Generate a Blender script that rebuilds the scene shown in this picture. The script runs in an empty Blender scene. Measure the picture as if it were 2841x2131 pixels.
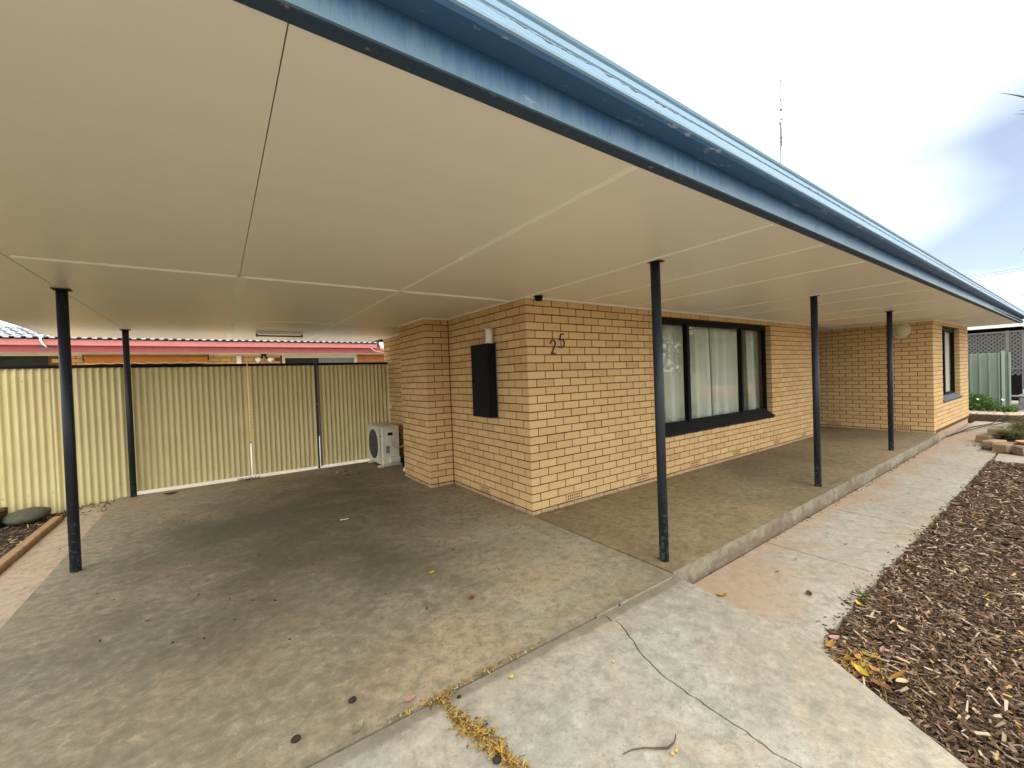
import bpy, math, random
import numpy as np
from mathutils import Vector, Matrix, noise as mnoise

random.seed(7)
RNG = np.random.default_rng(11)
SC = bpy.context.scene
COL = SC.collection

# ------------------------------------------------------------------ camera
CAM_LOC = (-2.62507, -3.43499, 1.46000)
cam_d = bpy.data.cameras.new("camera")
cam = bpy.data.objects.new("camera", cam_d)
COL.objects.link(cam)
cam.location = CAM_LOC
cam.rotation_euler = (1.55203544, 0.0367879943, -0.614365102)
cam_d.sensor_fit = 'HORIZONTAL'
cam_d.sensor_width = 36.0
cam_d.lens = 36.0 * 1156.457 / 2841.0
cam_d.clip_start = 0.02
cam_d.clip_end = 2000.0
SC.camera = cam

# ------------------------------------------------------------------ world: bright overcast with a thin blue break
SUN_EL, SUN_AZ = math.radians(52), math.radians(200)   # azimuth measured from +Y, clockwise
world = bpy.data.worlds.new("World")
SC.world = world
world.use_nodes = True
wn, wl = world.node_tree.nodes, world.node_tree.links
wn.clear()
w_out = wn.new('ShaderNodeOutputWorld')
w_bg = wn.new('ShaderNodeBackground')
w_bg.inputs['Strength'].default_value = 0.12
w_sky = wn.new('ShaderNodeTexSky')
w_sky.sky_type = 'NISHITA'
w_sky.sun_disc = False
w_sky.sun_elevation = SUN_EL
w_sky.sun_rotation = SUN_AZ
w_tc = wn.new('ShaderNodeTexCoord')
w_map = wn.new('ShaderNodeMapping')
w_map.inputs['Location'].default_value = (0.35, 1.1, 0.0)
w_map.inputs['Scale'].default_value = (1.0, 1.0, 2.2)
w_noise = wn.new('ShaderNodeTexNoise')
w_noise.inputs['Scale'].default_value = 1.5
w_noise.inputs['Detail'].default_value = 3.0
w_noise.inputs['Roughness'].default_value = 0.5
w_ramp = wn.new('ShaderNodeValToRGB')
w_ramp.color_ramp.elements[0].position = 0.02
w_ramp.color_ramp.elements[0].color = (0.10, 0.10, 0.10, 1)
w_ramp.color_ramp.elements[1].position = 0.46
w_ramp.color_ramp.elements[1].color = (1, 1, 1, 1)
w_mix = wn.new('ShaderNodeMixRGB')
w_mix.inputs['Color2'].default_value = (18.9, 19.3, 19.5, 1)      # cloud radiance before the 0.12 strength
wl.new(w_tc.outputs['Generated'], w_map.inputs['Vector'])
wl.new(w_map.outputs['Vector'], w_noise.inputs['Vector'])
# the cloud sheet thins toward the low sky down the street
w_dot = wn.new('ShaderNodeVectorMath'); w_dot.operation = 'DOT_PRODUCT'
w_dot.inputs[1].default_value = (0.970, 0.040, 0.240)
wl.new(w_tc.outputs['Generated'], w_dot.inputs[0])
w_thin = wn.new('ShaderNodeMapRange')
w_thin.inputs['From Min'].default_value = 0.938
w_thin.inputs['From Max'].default_value = 1.0
w_thin.inputs['To Min'].default_value = 0.0
w_thin.inputs['To Max'].default_value = -0.50
wl.new(w_dot.outputs['Value'], w_thin.inputs['Value'])
w_add = wn.new('ShaderNodeMath'); w_add.operation = 'ADD'
wl.new(w_noise.outputs['Fac'], w_add.inputs[0]); wl.new(w_thin.outputs['Result'], w_add.inputs[1])
wl.new(w_add.outputs[0], w_ramp.inputs['Fac'])
wl.new(w_ramp.outputs['Color'], w_mix.inputs['Fac'])
wl.new(w_sky.outputs['Color'], w_mix.inputs['Color1'])
wl.new(w_mix.outputs['Color'], w_bg.inputs['Color'])
wl.new(w_bg.outputs['Background'], w_out.inputs['Surface'])

sun_d = bpy.data.lights.new("sun", 'SUN')
sun_d.energy = 0.9
sun_d.angle = math.radians(25)
sun_d.color = (1.0, 0.95, 0.87)
sun = bpy.data.objects.new("sun", sun_d)
COL.objects.link(sun)
sd = Vector((math.sin(SUN_AZ) * math.cos(SUN_EL), math.cos(SUN_AZ) * math.cos(SUN_EL), math.sin(SUN_EL)))
sun.rotation_euler = sd.to_track_quat('Z', 'Y').to_euler()
sun.location = (0, -6, 12)

SC.view_settings.view_transform = 'Standard'
SC.view_settings.look = 'None'
SC.view_settings.exposure = 0.42
SC.view_settings.gamma = 1.0
SC.view_settings.use_curve_mapping = False
SC.render.engine = 'CYCLES'
SC.cycles.max_bounces = 10
SC.cycles.diffuse_bounces = 7
SC.cycles.glossy_bounces = 4
SC.cycles.transparent_max_bounces = 12
SC.cycles.use_denoising = True
SC.cycles.caustics_reflective = False
SC.cycles.caustics_refractive = False

# ------------------------------------------------------------------ helpers
ORIGIN = {}          # world origin of every object made here


def tag(o, label=None, cat=None, group=None, kind=None):
    if label: o['label'] = label
    if cat: o['category'] = cat
    if group: o['group'] = group
    if kind: o['kind'] = kind
    return o


def thing(name, loc, label, cat, group=None):
    o = bpy.data.objects.new(name, None)
    o.empty_display_size = 0.1
    COL.objects.link(o)
    o.location = loc
    ORIGIN[o.name] = Vector(loc)
    return tag(o, label, cat, group)


def setting(name, loc=(0, 0, 0)):
    o = bpy.data.objects.new(name, None)
    COL.objects.link(o)
    o.location = loc
    ORIGIN[o.name] = Vector(loc)
    o['kind'] = 'structure'
    return o


def attach(o, parent):
    """parent o (whose location is in world space) to parent without moving it"""
    if parent is not None:
        w = Vector(o.location)
        o.parent = parent
        o.location = w - ORIGIN[parent.name]


class MB:
    """collects geometry in world space and links it as one mesh object"""

    def __init__(self):
        self.v, self.f, self.s, self.m = [], [], [], []

    def add(self, verts, faces, smooth=False, mi=0):
        b = len(self.v)
        self.v.extend([tuple(p) for p in verts])
        self.f.extend([tuple(b + i for i in f) for f in faces])
        self.s.extend([smooth] * len(faces))
        self.m.extend([mi] * len(faces))
        return self

    def box(self, a, b, mi=0, M=None):
        (x0, y0, z0), (x1, y1, z1) = a, b
        vs = [Vector(p) for p in ((x0, y0, z0), (x1, y0, z0), (x1, y1, z0), (x0, y1, z0),
                                  (x0, y0, z1), (x1, y0, z1), (x1, y1, z1), (x0, y1, z1))]
        if M is not None: vs = [M @ v for v in vs]
        return self.add(vs, [(0, 3, 2, 1), (4, 5, 6, 7), (0, 1, 5, 4), (1, 2, 6, 5), (2, 3, 7, 6), (3, 0, 4, 7)], False, mi)

    def cbox(self, a, b, c=0.003, mi=0, M=None):
        """box with chamfered edges"""
        lo, hi = Vector(a), Vector(b)
        vs, idx = [], {}
        for sx in (0, 1):
            for sy in (0, 1):
                for sz in (0, 1):
                    p = Vector((hi.x if sx else lo.x, hi.y if sy else lo.y, hi.z if sz else lo.z))
                    d = Vector((-c if sx else c, -c if sy else c, -c if sz else c))
                    for ax in range(3):
                        q = Vector(p)
                        for k in range(3):
                            if k != ax: q[k] += d[k]
                        idx[(sx, sy, sz, ax)] = len(vs)
                        vs.append(q)
        F = []
        for ax in range(3):
            o1, o2 = [k for k in range(3) if k != ax]
            for s in (0, 1):
                def key(i, j):
                    k = [0, 0, 0]; k[ax] = s; k[o1] = i; k[o2] = j
                    return tuple(k)
                q = [idx[key(0, 0) + (ax,)], idx[key(1, 0) + (ax,)], idx[key(1, 1) + (ax,)], idx[key(0, 1) + (ax,)]]
                F.append(q)
        for ax in range(3):               # edges along ax
            o1, o2 = [k for k in range(3) if k != ax]
            for i in (0, 1):
                for j in (0, 1):
                    k0 = [0, 0, 0]; k0[o1] = i; k0[o2] = j
                    k1 = list(k0); k1[ax] = 1
                    F.append([idx[tuple(k0) + (o1,)], idx[tuple(k1) + (o1,)], idx[tuple(k1) + (o2,)], idx[tuple(k0) + (o2,)]])
        for sx in (0, 1):
            for sy in (0, 1):
                for sz in (0, 1):
                    F.append([idx[(sx, sy, sz, 0)], idx[(sx, sy, sz, 1)], idx[(sx, sy, sz, 2)]])
        cen = (lo + hi) / 2
        G = []
        for f in F:
            p = [vs[i] for i in f]
            n = (p[1] - p[0]).cross(p[2] - p[0])
            fc = sum(p, Vector()) / len(p)
            G.append(tuple(f) if n.dot(fc - cen) > 0 else tuple(reversed(f)))
        if M is not None: vs = [M @ v for v in vs]
        return self.add(vs, G, False, mi)

    def prism(self, poly, z0, z1, mi=0):
        """polygon (anticlockwise in XY) pulled from z0 to z1"""
        n = len(poly)
        vs = [(x, y, z0) for x, y in poly] + [(x, y, z1) for x, y in poly]
        fs = [tuple(reversed(range(n))), tuple(range(n, 2 * n))]
        fs += [(i, (i + 1) % n, n + (i + 1) % n, n + i) for i in range(n)]
        return self.add(vs, fs, False, mi)

    def extrude(self, prof, axis_a, axis_b, mi=0, smooth=False, cap=True):
        """closed profile: list of 3D points, swept from offset a to offset b"""
        n = len(prof)
        A, B = Vector(axis_a), Vector(axis_b)
        vs = [Vector(p) + A for p in prof] + [Vector(p) + B for p in prof]
        fs = [(i, (i + 1) % n, n + (i + 1) % n, n + i) for i in range(n)]
        if cap: fs += [tuple(reversed(range(n))), tuple(range(n, 2 * n))]
        return self.add(vs, fs, smooth, mi)

    def cyl(self, p0, p1, r0, r1=None, n=16, mi=0, smooth=True):
        r1 = r0 if r1 is None else r1
        p0, p1 = Vector(p0), Vector(p1)
        ax = (p1 - p0).normalized()
        u = ax.orthogonal().normalized(); w = ax.cross(u)
        vs = []
        for p, r in ((p0, r0), (p1, r1)):
            for i in range(n):
                a = 2 * math.pi * i / n
                vs.append(p + (u * math.cos(a) + w * math.sin(a)) * r)
        self.add(vs, [(i, (i + 1) % n, n + (i + 1) % n, n + i) for i in range(n)], smooth, mi)
        b = len(self.v)
        self.add([], [])
        self.f += [tuple(b - 2 * n + i for i in reversed(range(n))), tuple(b - n + i for i in range(n))]
        self.s += [False, False]; self.m += [mi, mi]
        return self

    def tube(self, pts, r, n=8, mi=0):
        pts = [Vector(p) for p in pts]
        rr = r if isinstance(r, (list, tuple)) else [r] * len(pts)
        vs = []
        up = None
        for i, p in enumerate(pts):
            t = (pts[min(i + 1, len(pts) - 1)] - pts[max(i - 1, 0)]).normalized()
            if up is None: up = t.orthogonal().normalized()
            up = (up - t * up.dot(t)).normalized()
            w = t.cross(up)
            for k in range(n):
                a = 2 * math.pi * k / n
                vs.append(p + (up * math.cos(a) + w * math.sin(a)) * rr[i])
        fs = []
        for i in range(len(pts) - 1):
            for k in range(n):
                fs.append((i * n + k, i * n + (k + 1) % n, (i + 1) * n + (k + 1) % n, (i + 1) * n + k))
        fs += [tuple(reversed(range(n))), tuple((len(pts) - 1) * n + k for k in range(n))]
        return self.add(vs, fs, True, mi)

    def mesh(self, name, mats, shift=Vector((0, 0, 0))):
        me = bpy.data.meshes.new(name)
        me.from_pydata([tuple(Vector(p) - shift) for p in self.v], [], self.f)
        for m in (mats if isinstance(mats, (list, tuple)) else [mats]): me.materials.append(m)
        me.polygons.foreach_set('use_smooth', self.s)
        me.polygons.foreach_set('material_index', self.m)
        me.update()
        return me

    def build(self, name, mats, parent=None, kind=None):
        a = np.array(self.v)
        c = Vector(((a[:, 0].min() + a[:, 0].max()) / 2, (a[:, 1].min() + a[:, 1].max()) / 2, a[:, 2].min()))
        o = bpy.data.objects.new(name, self.mesh(name, mats, c))
        COL.objects.link(o)
        o.location = c
        ORIGIN[o.name] = Vector(c)
        attach(o, parent)
        if kind: o['kind'] = kind
        return o


def place(name, me, loc, rotz=0.0, parent=None, rot=None, scale=None):
    o = bpy.data.objects.new(name, me)
    COL.objects.link(o)
    o.location = loc
    o.rotation_euler = rot if rot is not None else (0, 0, rotz)
    if scale is not None: o.scale = scale
    ORIGIN[o.name] = Vector(loc)
    attach(o, parent)
    return o


# ------------------------------------------------------------------ materials
class Mat:
    def __init__(self, name):
        self.m = bpy.data.materials.new(name)
        self.m.use_nodes = True
        self.n, self.l = self.m.node_tree.nodes, self.m.node_tree.links
        self.p = self.n['Principled BSDF']
        self.out = self.n['Material Output']

    def node(self, t, **kw):
        x = self.n.new(t)
        for k, v in kw.items():
            if k in x.inputs: x.inputs[k].default_value = v
            else: setattr(x, k, v)
        return x

    def link(self, a, b): self.l.new(a, b)

    def pos(self, scale=(1, 1, 1)):
        g = self.node('ShaderNodeNewGeometry')
        mp = self.node('ShaderNodeMapping')
        mp.inputs['Scale'].default_value = scale
        self.link(g.outputs['Position'], mp.inputs['Vector'])
        return mp.outputs['Vector']

    def noise(self, vec, scale, detail=4, rough=0.55, dist=0.0):
        x = self.node('ShaderNodeTexNoise')
        x.inputs['Scale'].default_value = scale
        x.inputs['Detail'].default_value = detail
        x.inputs['Roughness'].default_value = rough
        x.inputs['Distortion'].default_value = dist
        self.link(vec, x.inputs['Vector'])
        return x.outputs['Fac']

    def ramp(self, fac, stops):
        r = self.node('ShaderNodeValToRGB')
        e = r.color_ramp.elements
        while len(e) < len(stops): e.new(0.5)
        for el, (p, c) in zip(e, stops):
            el.position = p
            el.color = (c, c, c, 1) if isinstance(c, (int, float)) else tuple(c) + (1,)
        self.link(fac, r.inputs['Fac'])
        return r.outputs['Color']

    def mix(self, fac, a, b, mode='MIX'):
        x = self.node('ShaderNodeMixRGB', blend_type=mode)
        for k, v in (('Fac', fac), ('Color1', a), ('Color2', b)):
            if isinstance(v, (int, float)): x.inputs[k].default_value = v if k == 'Fac' else (v, v, v, 1)
            elif isinstance(v, (tuple, list)): x.inputs[k].default_value = tuple(v) + (1,)
            else: self.link(v, x.inputs[k])
        return x.outputs['Color']

    def math(self, op, a, b=0.0):
        x = self.node('ShaderNodeMath', operation=op)
        for i, v in enumerate((a, b)):
            if isinstance(v, (int, float)): x.inputs[i].default_value = v
            else: self.link(v, x.inputs[i])
        return x.outputs[0]

    def axis(self, k):
        g = self.node('ShaderNodeNewGeometry')
        s = self.node('ShaderNodeSeparateXYZ')
        self.link(g.outputs['Position'], s.inputs[0])
        return s.outputs[k]

    def rand(self):
        """a number for each object or loose piece"""
        o = self.node('ShaderNodeObjectInfo')
        g = self.node('ShaderNodeNewGeometry')
        a = self.math('ADD', o.outputs['Random'], g.outputs['Random Per Island'])
        return self.math('FRACT', a)

    def bump(self, h, strength=0.3, dist=0.01):
        b = self.node('ShaderNodeBump')
        b.inputs['Strength'].default_value = strength
        b.inputs['Distance'].default_value = dist
        self.link(h, b.inputs['Height'])
        self.link(b.outputs['Normal'], self.p.inputs['Normal'])

    def done(self, col, rough=0.6, spec=0.3, metal=0.0):
        if isinstance(col, (tuple, list)): self.p.inputs['Base Color'].default_value = tuple(col) + (1,)
        else: self.link(col, self.p.inputs['Base Color'])
        if isinstance(rough, (int, float)): self.p.inputs['Roughness'].default_value = rough
        else: self.link(rough, self.p.inputs['Roughness'])
        self.p.inputs['Specular IOR Level'].default_value = spec
        self.p.inputs['Metallic'].default_value = metal
        return self.m


def plain(name, col, rough=0.6, spec=0.3, var=0.12, scale=9.0, metal=0.0, bump=0.0):
    k = Mat(name)
    v = k.pos()
    n = k.noise(v, scale, 5)
    n2 = k.noise(v, scale * 9, 3)
    f = k.math('ADD', k.math('MULTIPLY', n, 0.7), k.math('MULTIPLY', n2, 0.3))
    lo = tuple(c * (1 - var) for c in col); hi = tuple(min(1, c * (1 + var)) for c in col)
    c = k.ramp(f, [(0.3, lo), (0.7, hi)])
    if bump: k.bump(n2, bump, 0.004)
    return k.done(c, rough, spec, metal)


def brick_mat(name, stops, smear=0.25):
    k = Mat(name)
    v = k.pos()
    r = k.rand()
    c = k.ramp(r, stops)
    grain = k.noise(v, 55, 6, 0.7)
    streak = k.noise(k.pos((14, 14, 60)), 1.6, 5, 0.65, 0.6)
    blot = k.noise(v, 1.3, 4)
    c = k.mix(k.ramp(grain, [(0.35, 0.0), (0.75, 0.30)]), c, (0.72, 0.53, 0.30))
    c = k.mix(k.ramp(streak, [(0.58, 0.0), (0.72, 0.35)]), c, (0.30, 0.17, 0.065))
    c = k.mix(k.ramp(blot, [(0.35, 0.0), (0.75, smear)]), c, (0.48, 0.30, 0.145))
    pit = k.noise(v, 130, 4, 0.6)
    k.bump(k.math('ADD', k.math('MULTIPLY', pit, 0.5), streak), 0.22, 0.004)
    return k.done(c, 0.85, 0.2)


M = {}
M['brick'] = brick_mat('cream_brick', [(0.0, (0.475, 0.295, 0.125)), (0.12, (0.535, 0.345, 0.150)), (0.4, (0.595, 0.400, 0.185)), (0.7, (0.560, 0.365, 0.162)), (0.92, (0.520, 0.335, 0.152)), (1.0, (0.47, 0.275, 0.125))])
M['mortar'] = plain('brown_mortar', (0.120, 0.066, 0.026), 0.95, 0.1, 0.3, 14, 0, 0.4)
M['slurry'] = plain('rough_bottom_course', (0.42, 0.29, 0.17), 0.95, 0.1, 0.3, 22, 0, 0.6)
M['ceiling'] = plain('cream_ceiling_paint', (0.86, 0.815, 0.735), 0.38, 0.5, 0.035, 1.1)
M['strip'] = plain('cream_strip_paint', (0.95, 0.93, 0.87), 0.5, 0.3, 0.03, 4)  # ceiling cream lightened; light caught on the strip edges is in the colour
M['trim'] = plain('white_trim_paint', (0.80, 0.76, 0.68), 0.5, 0.3, 0.03, 6)
M['black'] = plain('black_gloss_paint', (0.007, 0.007, 0.008), 0.6, 0.10, 0.2, 6)
M['sill'] = plain('black_sill_paint', (0.011, 0.011, 0.012), 0.7, 0.2, 0.3, 20, 0, 0.3)
M['greysill'] = plain('grey_sill_paint', (0.085, 0.095, 0.11), 0.6, 0.3, 0.2, 14, 0, 0.3)
M['rust'] = plain('rusty_plate', (0.10, 0.055, 0.035), 0.8, 0.2, 0.5, 30)
M['white_plastic'] = plain('white_plastic', (0.72, 0.69, 0.62), 0.45, 0.4, 0.06, 12)
M['ac_white'] = plain('aged_cream_enamel', (0.62, 0.58, 0.46), 0.45, 0.4, 0.10, 8)
M['ac_dark'] = plain('grille_grey', (0.10, 0.10, 0.085), 0.6, 0.3, 0.2, 20)
M['dark'] = plain('dark_void', (0.015, 0.014, 0.013), 0.9, 0.1, 0.2, 6)
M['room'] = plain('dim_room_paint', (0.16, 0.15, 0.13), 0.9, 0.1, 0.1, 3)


def post_mat():
    k = Mat('dark_post_paint')
    v = k.pos()
    n = k.noise(v, 40, 6, 0.7)
    z = k.axis(2)
    low = k.math('MAXIMUM', k.math('MULTIPLY', k.math('SUBTRACT', 0.55, z), 0.9), 0.0)
    w = k.math('ADD', n, k.math('MULTIPLY', low, 0.30))
    c = k.mix(k.ramp(w, [(0.62, 0.0), (0.74, 0.8)]), (0.013, 0.017, 0.023), (0.12, 0.14, 0.155))
    k.bump(n, 0.15, 0.003)
    return k.done(c, 0.5, 0.35)


M['post'] = post_mat()


def fascia_mat(name, a, b, streaky=True, chips_at=0.655):
    k = Mat(name)
    v = k.pos((75, 75, 7))
    s = k.noise(v, 1.0, 6, 0.7, 0.25)
    blot = k.noise(k.pos(), 3.2, 5, 0.6)
    if streaky:      # chalky runs that start at the bottom edge and die out upwards
        wide = k.noise(k.pos((9, 9, 2)), 1.0, 4, 0.6)
        h = k.math('MULTIPLY', k.math('SUBTRACT', k.axis(2), 2.29), 5.2)
        t = k.math('SUBTRACT', k.math('ADD', k.math('MULTIPLY', s, 0.75), k.math('MULTIPLY', wide, 0.55)), h)
        c = k.mix(k.ramp(t, [(0.25, 0.0), (0.62, 0.9)]), a, b)
    else:
        c = k.mix(k.ramp(s, [(0.45, 0.0), (0.75, 0.12)]), a, b)
    chip = k.noise(k.pos((5, 12, 12)), 1.6, 7, 0.72)
    c = k.mix(k.ramp(chip, [(chips_at - 0.02, 0.0), (chips_at, 0.65)]), c, (0.34, 0.36, 0.44))
    c = k.mix(k.ramp(blot, [(0.4, 0.0), (0.8, 0.25)]), c, tuple(x * 0.75 for x in a))
    k.bump(chip, 0.12, 0.004)
    return k.done(c, 0.42, 0.4)


M['fascia'] = fascia_mat('blue_fascia_paint', (0.038, 0.105, 0.225), (0.135, 0.225, 0.295))
M['gutter_base'] = fascia_mat('blue_gutter_base_paint', (0.040, 0.115, 0.245), (0.12, 0.19, 0.28), False, 0.62)  # gutter underside: its shade is put into a darker blue
M['gutter'] = fascia_mat('pale_gutter_paint', (0.22, 0.35, 0.47), (0.30, 0.42, 0.51), False)


def batten_mat():
    k = Mat('navy_batten_paint')
    chip = k.noise(k.pos(), 26, 3, 0.55)
    c = k.mix(k.ramp(chip, [(0.64, 0.0), (0.67, 0.9)]), (0.028, 0.052, 0.095), (0.22, 0.17, 0.14))
    return k.done(c, 0.6, 0.3)


M['fascia_bottom'] = batten_mat()
M['gutter_rust'] = plain('flaking_lip_paint', (0.30, 0.36, 0.40), 0.8, 0.2, 0.5, 60, 0, 0.8)


def concrete(name, light, mid, dark, warm, stain=1.0, cover=0.5, joint=False, seed=0.0, streak=False, clay=False, dark_patch=None):
    k = Mat(name)
    g = k.node('ShaderNodeNewGeometry')
    mp = k.node('ShaderNodeMapping')
    mp.inputs['Location'].default_value = (seed, seed * 1.7, seed * 0.3)
    k.link(g.outputs['Position'], mp.inputs['Vector'])
    v = mp.outputs['Vector']
    big = k.noise(v, 0.55, 5, 0.55, 0.4)
    med = k.noise(v, 2.4, 7, 0.62, 0.7)
    fine = k.noise(v, 14, 7, 0.68, 0.3)
    grit = k.noise(v, 160, 3, 0.6)
    mott = k.noise(v, 6.5, 8, 0.72, 0.5)
    c = k.mix(k.ramp(med, [(0.30, 0.0), (0.70, 1.0)]), mid, light)
    w = k.noise(v, 1.1, 5, 0.6, 0.5)
    c = k.mix(k.ramp(w, [(0.42, 0.0), (0.66, 0.8)]), c, warm)
    d = k.math('ADD', k.math('MULTIPLY', big, 0.62), k.math('MULTIPLY', fine, 0.38))
    c = k.mix(k.ramp(d, [(cover - 0.15, stain), (cover + 0.10, 0.0)]), c, dark)
    c = k.mix(k.ramp(mott, [(0.34, 0.26), (0.54, 0.0)]), c, tuple(x * 0.60 for x in mid))
    c = k.mix(k.ramp(mott, [(0.54, 0.0), (0.74, 0.16)]), c, tuple(min(1, x * 1.12) for x in light))
    c = k.mix(k.ramp(fine, [(0.34, 0.65), (0.50, 0.0)]), c, tuple(x * 0.58 for x in mid))
    c = k.mix(k.ramp(fine, [(0.56, 0.0), (0.68, 0.4)]), c, tuple(min(1, x * 1.12) for x in light))
    speck = k.noise(v, 48, 6, 0.75)
    c = k.mix(k.ramp(speck, [(0.36, 0.6), (0.47, 0.0)]), c, tuple(x * 0.55 for x in mid))
    c = k.mix(k.ramp(speck, [(0.60, 0.0), (0.70, 0.45)]), c, tuple(min(1, x * 1.2) for x in light))
    # trowel scuffs: short pale and dark marks
    scuff = k.noise(k.pos((7, 16, 7)), 1.0, 6, 0.7, 1.0)
    c = k.mix(k.ramp(scuff, [(0.32, 0.30 * stain), (0.46, 0.0)]), c, dark)
    c = k.mix(k.ramp(scuff, [(0.56, 0.0), (0.78, 0.14)]), c, tuple(min(1, x * 1.12) for x in light))
    c = k.mix(k.ramp(grit, [(0.35, 0.28), (0.5, 0.0)]), c, tuple(x * 0.5 for x in mid))
    spots = k.noise(v, 38, 2, 0.5)
    c = k.mix(k.ramp(spots, [(0.70, 0.0), (0.76, 0.55)]), c, tuple(x * 0.45 for x in mid))
    if joint:        # dirt that has washed along the joint in front of the carport floor
        y = k.axis(1)
        f = k.math('ABSOLUTE', k.math('ADD', y, 1.69))
        f = k.math('ADD', f, k.math('MULTIPLY', k.math('SUBTRACT', med, 0.5), 0.09))
        c = k.mix(k.ramp(f, [(0.0, 0.72), (0.03, 0.66), (0.05, 0.18), (0.12, 0.0)]), c, k.mix(fine, (0.10, 0.085, 0.055), (0.20, 0.17, 0.115)))
    if dark_patch:          # soft dark ellipse with a ragged outline
        (ox, oy), (rx, ry) = dark_patch
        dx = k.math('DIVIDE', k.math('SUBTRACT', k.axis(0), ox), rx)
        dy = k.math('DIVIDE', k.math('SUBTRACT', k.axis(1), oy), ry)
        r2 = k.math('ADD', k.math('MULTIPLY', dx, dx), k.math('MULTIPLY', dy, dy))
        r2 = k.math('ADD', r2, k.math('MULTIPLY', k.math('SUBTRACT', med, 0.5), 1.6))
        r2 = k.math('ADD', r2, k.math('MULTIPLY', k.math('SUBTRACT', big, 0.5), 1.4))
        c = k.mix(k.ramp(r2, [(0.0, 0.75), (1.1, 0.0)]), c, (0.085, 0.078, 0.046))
    if clay:         # red clay washed along the kerb
        nx = k.math('MULTIPLY', k.math('MAXIMUM', k.math('SUBTRACT', 0.85, k.axis(0)), 0.0), 0.75)      # mud lies thickest in the corner by the driveway
        f = k.math('ADD', k.math('ADD', k.axis(1), nx), k.math('MULTIPLY', k.math('SUBTRACT', w, 0.5), 1.5))
        c = k.mix(k.ramp(k.math('ADD', f, 2.0), [(0.02, 0.0), (0.38, 0.68)]), c, k.mix(fine, (0.27, 0.165, 0.095), (0.44, 0.31, 0.21)))
    if streak:       # damp runs on the upright face
        s = k.noise(k.pos((2.2, 2.2, 3.5)), 1.0, 7, 0.62, 0.8)
        s = k.math('SUBTRACT', s, k.math('MULTIPLY', k.math('ADD', k.axis(2), 0.08), 1.3))
        c = k.mix(k.ramp(s, [(0.47, 0.0), (0.58, 0.8)]), c, (0.13, 0.090, 0.060))
    k.bump(k.math('ADD', k.math('MULTIPLY', fine, 0.6), k.math('MULTIPLY', grit, 0.4)), 0.22, 0.006)
    return k.done(c, k.ramp(med, [(0.3, 0.62), (0.7, 0.85)]), 0.3)


M['floor'] = concrete('carport_concrete', (0.365, 0.318, 0.222), (0.275, 0.236, 0.155), (0.100, 0.090, 0.056), (0.365, 0.268, 0.168), 0.9, 0.47, True, 3.1, dark_patch=((-1.75, 1.5), (1.75, 2.7)))
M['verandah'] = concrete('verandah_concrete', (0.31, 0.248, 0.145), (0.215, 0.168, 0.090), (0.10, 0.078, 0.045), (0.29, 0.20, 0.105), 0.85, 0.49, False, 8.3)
M['kerb'] = concrete('kerb_concrete', (0.285, 0.260, 0.190), (0.225, 0.200, 0.140), (0.12, 0.10, 0.068), (0.28, 0.215, 0.14), 0.6, 0.45, False, 5.3, True)
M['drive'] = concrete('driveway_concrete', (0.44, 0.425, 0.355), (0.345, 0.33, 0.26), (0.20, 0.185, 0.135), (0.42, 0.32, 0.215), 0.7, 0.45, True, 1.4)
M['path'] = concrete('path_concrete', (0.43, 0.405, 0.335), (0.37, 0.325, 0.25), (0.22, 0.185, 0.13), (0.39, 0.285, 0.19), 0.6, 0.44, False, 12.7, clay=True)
M['pave'] = concrete('pink_side_concrete', (0.50, 0.40, 0.29), (0.42, 0.32, 0.22), (0.22, 0.165, 0.115), (0.50, 0.34, 0.23), 0.5, 0.42, False, 21.0)
M['drygrass'] = plain('dry_pale_ground', (0.30, 0.265, 0.185), 0.95, 0.1, 0.25, 3)  # open ground out of view; pale tone made up to bounce light upward
M['yard'] = plain('pale_yard_concrete', (0.62, 0.57, 0.48), 0.8, 0.2, 0.08, 3)  # daylight on the yard is put into a paler concrete
M['soil'] = plain('dark_soil', (0.055, 0.040, 0.028), 0.95, 0.1, 0.5, 18, 0, 0.8)


def island(name, stops, rough=0.8, trans=0.0):
    k = Mat(name)
    c = k.ramp(k.rand(), stops)
    n = k.noise(k.pos(), 90, 3)
    c = k.mix(k.ramp(n, [(0.3, 0.0), (0.8, 0.45)]), c, k.mix(1.0, c, (0.5, 0.45, 0.4), 'MULTIPLY'))
    m = k.done(c, rough, 0.25)
    if trans:
        t = k.node('ShaderNodeBsdfTranslucent')
        k.link(c, t.inputs['Color'])
        mx = k.node('ShaderNodeMixShader')
        mx.inputs[0].default_value = trans
        k.link(k.p.outputs[0], mx.inputs[1]); k.link(t.outputs[0], mx.inputs[2])
        k.link(mx.outputs[0], k.out.inputs['Surface'])
    return m


M['chips'] = island('bark_chips', [(0.0, (0.034, 0.020, 0.011)), (0.28, (0.080, 0.046, 0.024)), (0.55, (0.140, 0.078, 0.040)),
                                   (0.72, (0.19, 0.118, 0.070)), (0.86, (0.31, 0.22, 0.145)), (0.965, (0.55, 0.45, 0.33)), (1.0, (0.50, 0.32, 0.05))], 0.85)
M['petals'] = island('yellow_litter', [(0.0, (0.10, 0.055, 0.025)), (0.22, (0.26, 0.15, 0.05)), (0.45, (0.56, 0.35, 0.05)), (0.62, (0.50, 0.29, 0.035)), (0.82, (0.52, 0.42, 0.22)), (1.0, (0.15, 0.085, 0.04))], 0.7, 0.2)
M['green'] = island('garden_green', [(0.0, (0.045, 0.10, 0.018)), (0.5, (0.085, 0.17, 0.028)), (1.0, (0.15, 0.23, 0.05))], 0.6, 0.35)
M['dullgreen'] = island('dry_grass_green', [(0.0, (0.06, 0.075, 0.022)), (0.5, (0.12, 0.13, 0.04)), (1.0, (0.24, 0.21, 0.10))], 0.7, 0.3)
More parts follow.
